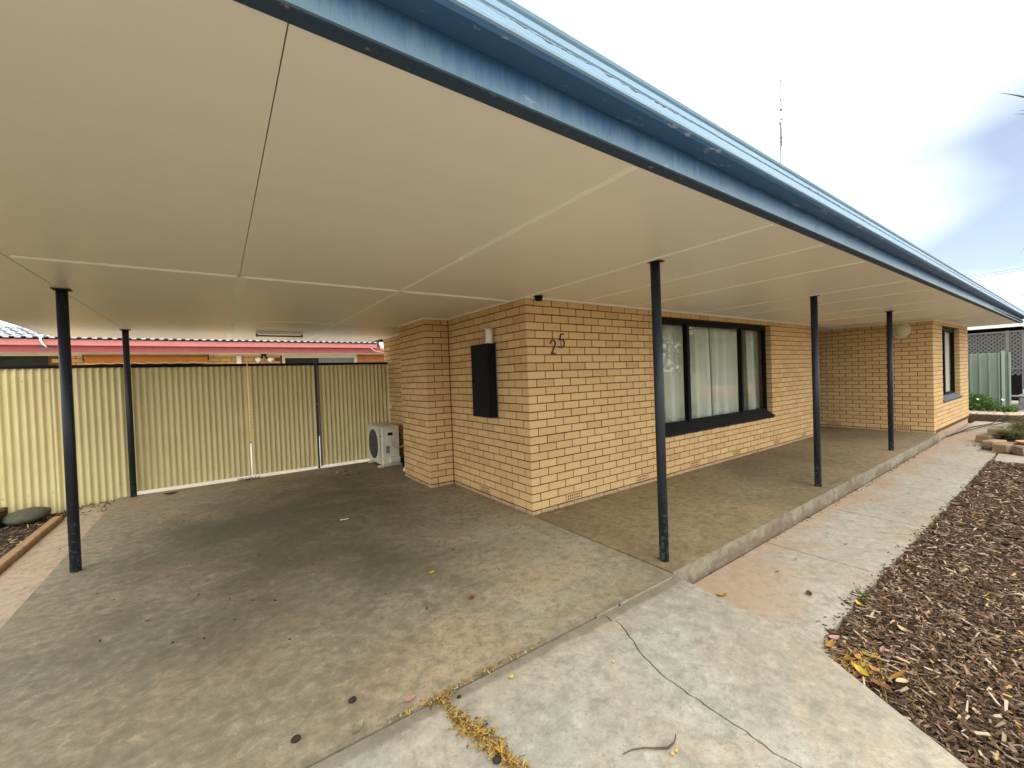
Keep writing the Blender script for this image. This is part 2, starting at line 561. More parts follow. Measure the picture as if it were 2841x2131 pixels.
M['tree'] = island('tree_green', [(0.0, (0.030, 0.055, 0.018)), (0.6, (0.06, 0.09, 0.03)), (1.0, (0.12, 0.14, 0.06))], 0.6, 0.3)
M['bark'] = plain('tree_bark', (0.14, 0.10, 0.07), 0.9, 0.1, 0.4, 12, 0, 0.6)
M['daisy'] = plain('white_petal', (0.75, 0.74, 0.70), 0.7, 0.2, 0.05)
M['stone'] = island('sandstone', [(0.0, (0.30, 0.20, 0.12)), (0.5, (0.37, 0.26, 0.165)), (1.0, (0.25, 0.19, 0.13))], 0.9)
M['pebble'] = island('pale_pebbles', [(0.0, (0.30, 0.22, 0.15)), (0.5, (0.48, 0.38, 0.27)), (1.0, (0.60, 0.52, 0.42))], 0.9)
M['riverstone'] = plain('dark_river_stone', (0.085, 0.085, 0.055), 0.85, 0.2, 0.35, 14, 0, 0.4)
M['timber'] = plain('weathered_timber', (0.33, 0.205, 0.11), 0.85, 0.15, 0.30, 18, 0, 0.5)
M['darktimber'] = plain('dark_sleeper', (0.10, 0.062, 0.038), 0.9, 0.15, 0.4, 14, 0, 0.5)
M['blockwall'] = plain('grey_concrete_block', (0.20, 0.205, 0.19), 0.9, 0.15, 0.25, 14, 0, 0.5)
M['greensheet'] = plain('green_sheet_steel', (0.19, 0.235, 0.19), 0.45, 0.35, 0.10, 5)
M['greenpost'] = plain('pale_green_steel', (0.26, 0.33, 0.28), 0.45, 0.35, 0.06, 5)
M['lattice'] = plain('grey_lattice_timber', (0.115, 0.11, 0.105), 0.85, 0.15, 0.25, 20, 0, 0.3)
M['latticeframe'] = plain('grey_frame_timber', (0.155, 0.145, 0.135), 0.85, 0.15, 0.25, 20)
M['terracotta'] = plain('terracotta', (0.44, 0.21, 0.12), 0.8, 0.2, 0.15, 12)
M['cable'] = plain('black_cable', (0.015, 0.014, 0.014), 0.6, 0.3, 0.2)
M['mast'] = plain('grey_antenna_metal', (0.16, 0.155, 0.19), 0.5, 0.3, 0.1)
M['spike'] = plain('blue_grey_leaf', (0.10, 0.10, 0.13), 0.55, 0.3, 0.15)


def sheet_mat():
    k = Mat('cream_corrugated_steel')
    v = k.pos()
    n = k.noise(v, 2.2, 5)
    d = k.noise(k.pos((30, 30, 3)), 1.0, 5, 0.6)
    c = k.mix(k.ramp(n, [(0.3, 0.0), (0.7, 1.0)]), (0.575, 0.485, 0.235), (0.625, 0.535, 0.28))
    c = k.mix(k.ramp(d, [(0.55, 0.0), (0.75, 0.3)]), c, (0.42, 0.33, 0.15))
    return k.done(c, 0.42, 0.4)


M['sheet'] = sheet_mat()


def glass_mat():
    k = Mat('window_glass')
    k.n.remove(k.p)
    t = k.node('ShaderNodeBsdfTransparent'); t.inputs['Color'].default_value = (0.95, 0.97, 0.945, 1)
    g = k.node('ShaderNodeBsdfGlossy'); g.inputs['Roughness'].default_value = 0.015
    g.inputs['Color'].default_value = (1, 1, 1, 1)
    lw = k.node('ShaderNodeLayerWeight'); lw.inputs['Blend'].default_value = 0.5
    f5 = k.math('POWER', lw.outputs['Facing'], 5.0)
    fr = k.math('ADD', k.math('MULTIPLY', f5, 0.30), 0.035)
    mx = k.node('ShaderNodeMixShader')
    k.link(fr, mx.inputs[0]); k.link(t.outputs[0], mx.inputs[1]); k.link(g.outputs[0], mx.inputs[2])
    k.link(mx.outputs[0], k.out.inputs['Surface'])
    return k.m


M['glass'] = glass_mat()


def cloth_mat():
    k = Mat('sheer_curtain_cloth')
    v = k.pos((60, 60, 60))
    n = k.noise(v, 3.0, 3)
    c = k.ramp(n, [(0.3, (0.80, 0.80, 0.72)), (0.7, (0.88, 0.88, 0.81))])
    k.done(c, 0.9, 0.1)
    t = k.node('ShaderNodeBsdfTranslucent'); k.link(c, t.inputs['Color'])
    mx = k.node('ShaderNodeMixShader'); mx.inputs[0].default_value = 0.3
    k.link(k.p.outputs[0], mx.inputs[1]); k.link(t.outputs[0], mx.inputs[2]); k.link(mx.outputs[0], k.out.inputs['Surface'])
    return k.m


M['cloth'] = cloth_mat()
# neighbour's house
M['nb_brick'] = brick_mat('orange_brick', [(0.0, (0.46, 0.26, 0.085)), (0.5, (0.52, 0.31, 0.11)), (1.0, (0.49, 0.28, 0.10))])
M['nb_red'] = plain('faded_red_paint', (0.33, 0.075, 0.07), 0.5, 0.35, 0.14, 7)  # fascia red darkened to hold the shade under the gutter
M['nb_redlight'] = plain('red_gutter_paint', (0.45, 0.150, 0.135), 0.45, 0.4, 0.08, 7)
M['nb_eave'] = plain('eave_cream', (0.62, 0.56, 0.43), 0.6, 0.3, 0.05)
M['tile'] = island('grey_roof_tile', [(0.0, (0.30, 0.31, 0.33)), (1.0, (0.40, 0.41, 0.43))], 0.55)
M['tile_end'] = plain('dark_tile_edge', (0.05, 0.055, 0.06), 0.8, 0.2, 0.2)
M['orange'] = plain('orange_awning_cloth', (0.33, 0.115, 0.02), 0.8, 0.2, 0.12, 6)
M['orangewood'] = plain('orange_timber', (0.40, 0.15, 0.04), 0.6, 0.3, 0.15, 6)
M['nb_grey'] = plain('grey_screen_door', (0.17, 0.185, 0.185), 0.6, 0.3, 0.1)
M['nb_glass'] = plain('dark_shade_window', (0.020, 0.022, 0.018), 0.7, 0.2, 0.3)
M['nb_post'] = plain('dark_gate_steel', (0.045, 0.05, 0.06), 0.6, 0.3, 0.2)
M['hedge'] = island('street_green', [(0.0, (0.030, 0.045, 0.015)), (0.6, (0.06, 0.085, 0.03)), (1.0, (0.11, 0.12, 0.05))], 0.7, 0.3)
M['carred'] = plain('red_car_paint', (0.45, 0.012, 0.016), 0.25, 0.5, 0.05)
M['tyre'] = plain('tyre_rubber', (0.02, 0.02, 0.02), 0.8, 0.2, 0.1)
M['asphalt'] = plain('asphalt', (0.055, 0.054, 0.052), 0.9, 0.2, 0.25, 30)

CEIL = 2.285        # underside of the ceiling sheets
CZ0, CH = 0.042, 0.086      # bottom of first full brick course, course height
NC = 26
WTOP = CZ0 + CH * NC        # 2.278

# ================================================================== GROUND AND CONCRETE
g = MB(); g.add([(-600, -600, -0.22), (600, -600, -0.22), (600, 600, -0.22), (-600, 600, -0.22)], [(0, 1, 2, 3)])
o = g.build('ground', M['drygrass']); o['kind'] = 'structure'


def jag(pts, step=0.05, amp=0.006, seed=0):
    rnd = random.Random(seed)
    out = [pts[0]]
    for a, b in zip(pts, pts[1:]):
        n = max(1, int(math.dist(a, b) / step))
        for i in range(1, n + 1):
            t = i / n
            j = amp if i < n else amp * 0.4
            out.append((a[0] + (b[0] - a[0]) * t + rnd.uniform(-j, j), a[1] + (b[1] - a[1]) * t + rnd.uniform(-j, j)))
    return out


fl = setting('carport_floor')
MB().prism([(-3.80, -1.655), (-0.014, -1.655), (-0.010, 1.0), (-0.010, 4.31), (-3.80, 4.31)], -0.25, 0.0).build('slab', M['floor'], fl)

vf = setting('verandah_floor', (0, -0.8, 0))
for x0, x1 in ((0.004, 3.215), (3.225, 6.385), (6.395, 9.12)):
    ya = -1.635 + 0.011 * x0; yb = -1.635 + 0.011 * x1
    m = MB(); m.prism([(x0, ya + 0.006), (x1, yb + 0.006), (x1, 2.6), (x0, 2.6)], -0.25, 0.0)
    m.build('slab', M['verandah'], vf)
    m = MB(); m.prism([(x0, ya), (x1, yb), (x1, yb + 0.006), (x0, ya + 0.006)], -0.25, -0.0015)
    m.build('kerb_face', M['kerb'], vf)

dv = setting('driveway', (-2, -3, 0))
crackA = jag([(-1.846, -1.668), (-1.84, -1.774), (-1.825, -1.882), (-1.79, -2.0), (-1.77, -2.15), (-1.74, -2.6), (-1.70, -4.5), (-1.7, -9)], 0.06, 0.008, 1)
crackB = jag([(-0.773, -1.668), (-0.760, -1.80), (-0.875, -2.034), (-0.931, -2.223), (-0.938, -2.414), (-0.937, -2.553), (-0.95, -2.70), (-0.93, -2.9), (-0.97, -3.3), (-0.9, -4.4), (-0.9, -9)], 0.03, 0.009, 2)
redge = [(-0.004, -1.668), (-0.055, -2.12), (-0.088, -2.44), (-0.108, -2.535), (-0.24, -2.757), (-0.46, -3.13), (-0.62, -3.4), (-0.7, -4.0), (-0.7, -9)]
DZ = -0.014


def wid(y): return 0.006 if y > -1.75 else min(0.030, 0.006 + (-1.75 - y) * 0.10)


dA = MB().prism([(-3.80, -9)] + [(x - wid(y) * 0.5, y) for x, y in reversed(crackA)] + [(-3.80, -1.668)], -0.25, DZ).build('slab', M['drive'], dv)
dB = MB().prism([(x + wid(y) * 0.6, y) for x, y in crackA] + [(x - 0.0042, y) for x, y in reversed(crackB)], -0.25, DZ).build('slab', M['drive'], dv)
dC = MB().prism([(x + 0.0042, y) for x, y in crackB] + list(reversed(redge)), -0.25, DZ).build('slab', M['drive'], dv)
# worn filler strip lying in the joint
m = MB()
for x0, x1 in ((-0.60, -0.05), (-0.82, -0.62)):
    m.cbox((x0, -1.6665, -0.02), (x1, -1.6555, random.uniform(-0.006, 0.002)), 0.002)
m.build('joint_strip', M['kerb'], dv)

pt = setting('path', (4, -2, 0))
PZ = -0.155
cuts = [0.0, 1.44, 2.93, 4.56, 6.50, 8.15, 9.9, 11.6, 13.5]
for i, (a, b) in enumerate(zip(cuts, cuts[1:])):
    yo = lambda x: -2.47 + 0.012 * x
    yi = lambda x: -1.651 + 0.011 * x
    a2, b2 = a + (0 if i == 0 else 0.006), b - 0.006
    poly = [(a2, yo(a2)), (b2, yo(b2)), (b2, yi(b2)), (a2, yi(a2))]
    if i == 0: poly = [(-0.10, -2.60), (0.15, -2.56), (0.27, -2.475), (b2, yo(b2)), (b2, yi(b2)), (-0.2, yi(0))]
    if a >= 8.1: poly = [(a2, -2.13), (b2, -2.13), (b2, yi(b2)), (a2, yi(a2))]
    MB().prism(poly, -0.25, PZ).build('slab', M['path'], pt)
MB().prism([(7.40, -5.5), (8.25, -5.5), (8.18, -2.40), (7.36, -2.43)], -0.25, PZ - 0.004).build('slab', M['path'], pt)

sp = setting('side_pavement', (-4, 1, 0))
for y0, y1 in ((-9, 0.42), (0.426, 1.525), (1.531, 2.625), (2.631, 4.25)):
    MB().prism([(-4.175, y0), (-3.806, y0), (-3.806, y1), (-4.175, y1)], -0.25, -0.032).build('slab', M['pave'], sp)
o = MB().prism([(-30, -30), (30, -30), (30, -22), (-30, -22)], -0.24, -0.10).build('road', M['asphalt']); o['kind'] = 'structure'
o = MB().prism([(-5.4, 4.28), (-4.178, 4.28), (-4.178, -9), (-12, -9), (-12, 4.28)][::-1], -0.215, -0.075).build('garden_bed_soil', M['soil']); o['kind'] = 'structure'
o = MB().prism([(-0.69, -4.6), (7.39, -4.6), (7.36, -2.40), (0.2, -2.5), (-0.1, -2.6), (-0.46, -3.14), (-0.61, -3.4)], -0.215, -0.180).build('mulch_bed_soil', M['soil']); o['kind'] = 'structure'
# yard between the gates and the neighbour, concrete paled to paint in daylight
o = MB().prism([(-9, 4.40), (-3.806, 4.40), (-3.806, 4.318), (0.03, 4.318), (0.03, 4.66), (6, 4.66), (6, 9.19), (-9, 9.19)], -0.25, -0.008).build('yard_paving', M['yard']); o['kind'] = 'structure'

# ================================================================== THE HOUSE
house = thing('brick_house', (0, 0, 0), 'cream brick single storey house with a flat carport and a long verandah roof', 'house')

# ---- brick layout
BR = []       # (centre on face, length, z, inward angle, kind)
VENT = []


def run(P0, d, inward, L, parity, k0=1, k1=NC, openings=(), vents=(), plane='x'):
    d = Vector((d[0], d[1])); inn = Vector((inward[0], inward[1]))
    ang = math.atan2(inn.y, inn.x) - math.pi / 2
    for k in range(k0, k1 + 1):
        z = CZ0 + (k - 1) * CH + 0.005
        s = 0.0 if (k + parity) % 2 == 1 else 0.12
        while s < L - 0.02:
            e = min(s + 0.23, L)
            segs = [(s, e)]
            for (oa, ob, za, zb) in openings:
                if z + 0.04 > za and z + 0.04 < zb:
                    ns = []
                    for a, b in segs:
                        if b <= oa or a >= ob: ns.append((a, b)); continue
                        if a < oa: ns.append((a, oa))
                        if b > ob: ns.append((ob, b))
                    segs = ns
            for a, b in segs:
                if b - a < 0.03: continue
                p = Vector(P0) + d * ((a + b) / 2)
                isv = any(abs(p.x - vx) < 0.10 and abs(p.y - vy) < 0.10 for vx, vy in vents) and k == 1
                (VENT if isv else BR).append((p.x, p.y, z, round(b - a, 3), ang))
            s += 0.24


WIN1 = (2.272, 5.512, 0.56, 2.19)
WALL1_X = 7.66
run((0, 0), (1, 0), (0, 1), WALL1_X, 0, openings=[WIN1], vents=[(0.595, 0), (1.795, 0), (2.995, 0), (4.195, 0), (5.635, 0), (6.835, 0)])
run((0, 0), (0, 1), (1, 0), 1.765, 1, vents=[(0, 0.955)])
run((-0.35, 1.77), (1, 0), (0, 1), 0.342, 1)
run((-0.35, 1.77), (0, 1), (1, 0), 0.95, 0)
run((0.035, 2.72), (0, 1), (1, 0), 1.92, 0)
W2X, W2Y = 9.09, -1.475
WIN2 = (0.84, 2.68, 0.58, 2.19)
run((W2X, W2Y), (0, 1), (1, 0), 4.0, 1, vents=[(W2X, -1.02), (W2X, 0.18)])
run((W2X, W2Y), (1, 0), (0, 1), 3.72, 0, openings=[WIN2])

# size on the picture decides which bricks are objects of their own
camM = cam.rotation_euler.to_matrix()
camP = Vector(CAM_LOC)


def in_view(p):
    q = camM.transposed() @ (Vector(p) - camP)
    if q.z > -0.1: return None
    u, v = q.x / -q.z, q.y / -q.z
    if abs(u) > 1.26 or abs(v) > 0.95: return None
    return -q.z


def score(b):
    x, y, z, L, ang = b
    dpt = in_view((x, y, z))
    if dpt is None: return 0.0
    n = Vector((math.sin(ang), -math.cos(ang), 0))       # outward
    t = camP - Vector((x, y, z)); dist = t.length
    c = n.dot(t) / dist
    if c <= 0: return 0.0
    if y > 2.7 and x > -0.1: c *= 0.3
    return L * c / dpt ** 2


BR.sort(key=score, reverse=True)
brick_me = {}


def brick_mesh(L):
    if L not in brick_me:
        mb = MB(); mb.cbox((-L / 2 + 0.0005, 0, 0), (L / 2 - 0.0005, 0.11, 0.0755), 0.0024)
        brick_me[L] = mb.mesh('brick', M['brick'])
    return brick_me[L]


rb = random.Random(5)
for (x, y, z, L, ang) in BR[:290]:
    place('brick', brick_mesh(L), (x + rb.uniform(-.0012, .0012), y + rb.uniform(-.0012, .0012), z + rb.uniform(-.0012, .0012)),
          parent=house, rot=(rb.uniform(-.003, .003), rb.uniform(-.003, .003), ang + rb.uniform(-.003, .003)))
rest = MB()
for (x, y, z, L, ang) in BR[290:]:
    T = Matrix.Translation((x + rb.uniform(-.001, .001), y + rb.uniform(-.001, .001), z)) @ Matrix.Rotation(ang + rb.uniform(-.003, .003), 4, 'Z')
    rest.cbox((-L / 2 + 0.0005, 0, 0), (L / 2 - 0.0005, 0.11, 0.0755), 0.0024, M=T)
rest.build('brickwork', M['brick'], house, 'stuff')
# cut, mortar-smeared bottom course
low = MB()


def low_run(P0, d, inward, L):
    d = Vector((d[0], d[1])); inn = Vector((inward[0], inward[1]))
    s = 0.12
    a = 0.0
    while a < L - 0.02:
        b = min(s - 0.008, L)
        c = Vector(P0) + d * ((a + b) / 2)
        ang = math.atan2(inn.y, inn.x) - math.pi / 2
        T = Matrix.Translation((c.x + inn.x * rb.uniform(-.003, .004), c.y + inn.y * rb.uniform(-.003, .004), -0.05)) @ Matrix.Rotation(ang, 4, 'Z')
        low.cbox((-(b - a) / 2, 0, 0), ((b - a) / 2, 0.1, 0.084 + rb.uniform(-.004, .002)), 0.003, M=T)
        a = s + 0.002; s += 0.24


low_run((0, 0), (1, 0), (0, 1), WALL1_X); low_run((0, 0), (0, 1), (1, 0), 1.76); low_run((-0.35, 1.77), (1, 0), (0, 1), 0.34)
low_run((-0.35, 1.77), (0, 1), (1, 0), 0.95); low_run((W2X, W2Y), (0, 1), (1, 0), 2.6)
low.build('bottom_course', M['slurry'], house, 'stuff')

# ventilator bricks with two rows of holes
vb = MB()
L2, H2 = 0.115, 0.0765
xs = [-L2, -L2 + 0.016]
for i in range(7):
    x = -L2 + 0.016 + i * 0.0285
    xs += [x + 0.006, x + 0.0225]
xs = sorted(set([round(x, 4) for x in xs] + [L2]))
zs = [0, 0.011, 0.032, 0.044, 0.065, H2]
holes = [(a, b) for a, b in zip(xs, xs[1:]) if 0.0150 < b - a < 0.0175 and a > -L2 + 0.016]
for i in range(len(xs) - 1):
    for j in range(len(zs) - 1):
        x0, x1, z0, z1 = xs[i], xs[i + 1], zs[j], zs[j + 1]
        if (x0, x1) in holes and j in (1, 3):
            d = 0.045
            vb.add([(x0, 0, z0), (x1, 0, z0), (x1, 0, z1), (x0, 0, z1), (x0, d, z0), (x1, d, z0), (x1, d, z1), (x0, d, z1)],
                   [(0, 1, 5, 4), (1, 2, 6, 5), (2, 3, 7, 6), (3, 0, 4, 7)], False, 1)  # hole walls coloured dark to stand for the shade inside
            vb.add([(x0, d, z0), (x1, d, z0), (x1, d, z1), (x0, d, z1)], [(0, 1, 2, 3)], False, 1)
        else:
            vb.add([(x0, 0, z0), (x1, 0, z0), (x1, 0, z1), (x0, 0, z1)], [(0, 1, 2, 3)], False, 0)
vb.add([(-L2, 0, 0), (L2, 0, 0), (L2, 0, H2), (-L2, 0, H2), (-L2, .09, 0), (L2, .09, 0), (L2, .09, H2), (-L2, .09, H2)],
       [(1, 0, 4, 5), (2, 1, 5, 6), (3, 2, 6, 7), (0, 3, 7, 4), (4, 7, 6, 5)], False, 0)
vent_me = vb.mesh('vent_brick', [M['brick'], M['dark']])
for (x, y, z, L, ang) in VENT:
    n = Vector((math.sin(ang), -math.cos(ang), 0)) * -0.004
    place('vent_brick', vent_me, (x + n.x, y + n.y, z), parent=house, rot=(0, 0, ang))

# ---- mortar cores (raked 5 mm behind the brick faces)
R5 = 0.0060


def core(a, b): MB().box(a, b).build('wall', M['mortar'], house)


zb, zt = -0.2, 2.2835
core((R5, R5, zb), (0.20, 1.95, zt))                       # carport side wall
core((0.201, R5, zb), (WIN1[0] - 0.016, 0.20, zt))
core((WIN1[0] - 0.016, R5 + .0007, zb), (WIN1[1] + 0.016, 0.20, 0.60))
core((WIN1[0] - 0.016, R5 + .0007, 2.188), (WIN1[1] + 0.016, 0.20, zt))
core((WIN1[1] + 0.016, R5, zb), (WALL1_X - R5, 0.20, zt))
core((-0.35 + R5, 1.77 + R5, zb), (R5 - 0.0005, 2.72 - R5, zt))     # brick pier beside the carport
core((0.035 + R5, 1.951, zb), (0.20, 4.64 - R5, zt))
core((W2X + R5, W2Y + R5, zb), (W2X + 0.20, 2.5, zt))
a = W2X + 0.201
core((a, W2Y + R5, -0.02), (W2X + WIN2[0] - 0.016, W2Y + 0.20, zt))
core((W2X + WIN2[0] - 0.016, W2Y + R5 + .0007, -0.02), (W2X + WIN2[1] + 0.016, W2Y + 0.20, 0.62))
core((W2X + WIN2[0] - 0.016, W2Y + R5 + .0007, 2.188), (W2X + WIN2[1] + 0.016, W2Y + 0.20, zt))
core((W2X + WIN2[1] + 0.016, W2Y + R5, -0.02), (W2X + 3.72 - R5, W2Y + 0.20, zt))
core((W2X + 3.52, W2Y + 0.201, -0.02), (W2X + 3.72 - R5, 6.0, zt))
core((7.46, 0.201, zb), (WALL1_X - R5, 2.5, zt))
core((7.46, 2.501, zb), (W2X + 0.20, 2.6, zt))           # back of the entry recess
MB().box((W2X + 0.03, W2Y + 0.012, -0.24), (W2X + 3.66, W2Y + 0.3, -0.021)).build('plinth', M['pave'], house)
# brick reveals of the two windows: returns are bricks of the same courses, so only a dark lining shows behind the frames
# ---- rooms behind the glass
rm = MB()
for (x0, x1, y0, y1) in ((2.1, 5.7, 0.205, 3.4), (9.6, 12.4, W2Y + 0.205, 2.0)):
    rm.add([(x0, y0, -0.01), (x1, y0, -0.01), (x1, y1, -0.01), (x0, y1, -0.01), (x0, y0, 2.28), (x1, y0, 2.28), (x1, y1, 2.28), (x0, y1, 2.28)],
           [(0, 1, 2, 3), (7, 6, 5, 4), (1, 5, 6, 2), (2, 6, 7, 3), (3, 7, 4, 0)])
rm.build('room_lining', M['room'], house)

# ---- wide window beside the front corner
def window(x0, x1, z0, z1, yf, mull, sill_y, sill_z, sill_mat, sill_w, frame_mat):
    """frame as the part; panes and sill bricks as its pieces.  yf: front of the frame"""
    t = 0.034
    fr = MB()
    fr.cbox((x0, yf, z1 - 0.06), (x1, yf + 0.07, z1), 0.004)
    fr.cbox((x0, yf + 0.0, z0), (x1, yf + 0.07, z0 + 0.055), 0.004)
    fr.cbox((x0, yf + 0.002, z0 + 0.055), (x0 + t, yf + 0.068, z1 - 0.06), 0.003)
    fr.cbox((x1 - t, yf + 0.002, z0 + 0.055), (x1, yf + 0.068, z1 - 0.06), 0.003)
    edges = [x0 + t]
    for (m0, m1, pr) in mull:
        fr.cbox((m0, yf - pr, z0 + 0.055), (m1, yf + 0.066, z1 - 0.06), 0.004)
        edges += [m0, m1]
    edges.append(x1 - t)
    # thin sash lines round each pane
    for a, b in zip(edges[::2], edges[1::2]):
        for (p, q) in (((a, yf + 0.02, z0 + 0.055), (a + 0.008, yf + 0.05, z1 - 0.06)), ((b - 0.008, yf + 0.02, z0 + 0.055), (b, yf + 0.05, z1 - 0.06)),
                       ((a + 0.008, yf + 0.02, z0 + 0.055), (b - 0.008, yf + 0.05, z0 + 0.078)), ((a + 0.008, yf + 0.02, z1 - 0.08), (b - 0.008, yf + 0.05, z1 - 0.06))):
            fr.box(p, q)
    w = fr.build('window', frame_mat, house)
    for a, b in zip(edges[::2], edges[1::2]):
        MB().box((a + 0.006, yf + 0.032, z0 + 0.076), (b - 0.006, yf + 0.038, z1 - 0.078)).build('pane', M['glass'], w)
    # sloping sill of bricks laid on edge
    n = int((x1 - x0 + 0.09) / sill_w)
    me = None
    (ya, yb), (za, zb_) = sill_y, sill_z
    run_ = math.hypot(yb - ya, zb_ - za)
    ang = math.atan2(zb_ - za, yb - ya)
    sb = MB(); sb.cbox((-sill_w / 2 + 0.004, 0, -0.07), (sill_w / 2 - 0.004, run_, 0), 0.004)
    sm = sb.mesh('sill_brick', sill_mat)
    for i in range(n):
        x = x0 - 0.045 + (i + 0.5) * (x1 - x0 + 0.09) / n
        place('sill_brick', sm, (x, ya + rb.uniform(-.002, .002), za + rb.uniform(-.002, .002)), parent=w, rot=(ang, 0, rb.uniform(-.008, .008)))
    return w


# mortar bed under the sill
MB().extrude([(0, -0.02, 0.553), (0, 0.19, 0.553), (0, 0.19, 0.655), (0, 0.105, 0.655), (0, -0.02, 0.575)][::-1], (WIN1[0] - 0.03, 0, 0), (WIN1[1] + 0.03, 0, 0)).build('sill_bed', M['sill'], house)
win1 = window(2.275, 5.508, 0.64, 2.186, 0.085, [(3.012, 3.076, 0.012), (4.600, 4.648, 0.006)], (-0.03, 0.10), (0.583, 0.675), M['sill'], 0.081, M['black'])
# hanging label on the middle pane: white card with a dark printed band
st = MB()
st.box((3.125, 0.1128, 1.985), (3.215, 0.1165, 2.098), 0)
for z0, z1, xa, xb in ((2.078, 2.084, 3.14, 3.20), (2.05, 2.066, 3.132, 3.208), (2.034, 2.040, 3.145, 3.195), (2.022, 2.027, 3.145, 3.195), (2.010, 2.015, 3.145, 3.19), (1.992, 1.996, 3.132, 3.208)):
    st.box((xa, 0.1119, z0), (xb, 0.1129, z1), 1)
st.build('sticker', [M['white_plastic'], M['black']], win1)
MB().extrude([(0, W2Y - 0.02, 0.573), (0, W2Y + 0.19, 0.573), (0, W2Y + 0.19, 0.665), (0, W2Y + 0.105, 0.665), (0, W2Y - 0.02, 0.59)][::-1],
             (W2X + WIN2[0] - 0.03, 0, 0), (W2X + WIN2[1] + 0.03, 0, 0)).build('sill_bed', M['greysill'], house)
win2 = window(W2X + WIN2[0] + 0.003, W2X + WIN2[1] - 0.003, 0.65, 2.186, W2Y + 0.085, [(W2X + 1.50, W2X + 1.60, 0.012)], (W2Y - 0.035, W2Y + 0.10), (0.60, 0.69), M['greysill'], 0.30, M['black'])

# ---- painted ceiling sheets with joints, and cover strips
XS = [-4.55, -3.63, -2.46, -1.22, 0.03, 0.80, 1.67, 3.14, 4.10, 5.43, 6.60, 7.95, 9.05, 10.4, 11.8, 13.15]
YF = lambda x: -2.378 + 0.0085 * max(0.0, x)
for a, b in zip(XS, XS[1:]):
    if b <= 0.04: ys = [None, 0.30, 2.78, 5.43]
    elif b <= 7.96: ys = [None, 0.18]
    else: ys = [None, 0.03, 2.55]
    gx0 = 0.005 if a == -3.63 else 0.0018
    for i in range(len(ys) - 1):
        for c0, c1 in ((ys[i], ys[i + 1]),):
            h = 0.0018
            y1 = c1 - h
            p = [(a + gx0, YF(a) if c0 is None else c0 + h), (b - h, YF(b) if c0 is None else c0 + h), (b - h, y1), (a + gx0, y1)]
            z = CEIL + rb.uniform(0, 0.0012)
            MB().prism(p, z, z + 0.012).build('ceiling_panel', M['ceiling'], house)
m = MB(); m.box((-4.53, -2.36, CEIL + 0.02), (13.1, 5.42, CEIL + 0.03)); m.build('ceiling_frame', M['dark'], house)  # added dark sheet standing for the shade above the panel joints


def strip(a, b, w=0.036, h=0.012):
    (x0, y0), (x1, y1) = a, b
    if abs(x1 - x0) > abs(y1 - y0): MB().cbox((x0, y0 - w / 2, CEIL - h), (x1, y0 + w / 2, CEIL + 0.001), 0.005).build('cover_strip', M['strip'], house)
    else: MB().cbox((x0 - w / 2, y0, CEIL - h), (x0 + w / 2, y1, CEIL + 0.001), 0.005).build('cover_strip', M['strip'], house)


for x0, x1 in ((-3.60, -2.48), (-2.44, -1.24), (-1.20, -0.02)): strip((x0, 0.30), (x1, 0.30))
for x0, x1 in ((-2.44, -1.24), (-1.20, -0.30)): strip((x0, 2.78), (x1, 2.78), 0.02, 0.003)
strip((-1.22, -0.9), (-1.22, 5.40), 0.032, 0.010)
strip((-1.22, -2.36), (-1.22, -0.91), 0.032, 0.003)
strip((-2.44, 0.33), (-2.44, 5.40), 0.07, 0.003)
for x in XS[4:-1]:
    strip((x, -2.34 + 0.0085 * x), (x, -0.026 if x < 7.9 else (0.01 if x < 9 else W2Y - 0.026)), 0.034, 0.010)
strip((7.98, 0.03), (9.06, 0.03), 0.03, 0.006)
# small bead where brick meets ceiling
bd = MB()
for a, b in (((-0.02, -0.022), (WALL1_X, -0.0005)), ((-0.022, 0.0), (-0.0005, 1.75)), ((-0.372, 1.748), (-0.0005, 1.7695)), ((-0.372, 1.77), (-0.3505, 2.72)),
             ((0.013, 2.722), (0.0345, 4.64)), ((W2X - 0.022, W2Y), (W2X - 0.0005, 2.5)), ((W2X - 0.022, W2Y - 0.022), (W2X + 3.72, W2Y - 0.0005))):
    bd.cbox((a[0], a[1], CEIL - 0.024), (b[0], b[1], CEIL - 0.0005), 0.006)
bd.build('ceiling_bead', M['trim'], house)

# ---- fascia and gutter along the front, built as swept profiles
GX0, GX1 = -4.75, 13.25


def sweep(prof, name, mat, parent, nseg=1, smooth=False, wob=0.0):
    n = len(prof)
    mb = MB()
    vs = []
    for i in range(nseg + 1):
        x = GX0 + (GX1 - GX0) * i / nseg
        dy = 0.0085 * max(0.0, x)
        for j, (y, z) in enumerate(prof):
            vs.append((x, y + dy + rb.uniform(-wob, wob), z + rb.uniform(-wob, wob)))
    fs = [(i * n + k, i * n + (k + 1) % n, (i + 1) * n + (k + 1) % n, (i + 1) * n + k) for i in range(nseg) for k in range(n)]
    fs += [tuple(reversed(range(n))), tuple(nseg * n + k for k in range(n))]
    mb.add(vs, fs, smooth)
    return mb.build(name, mat, parent)


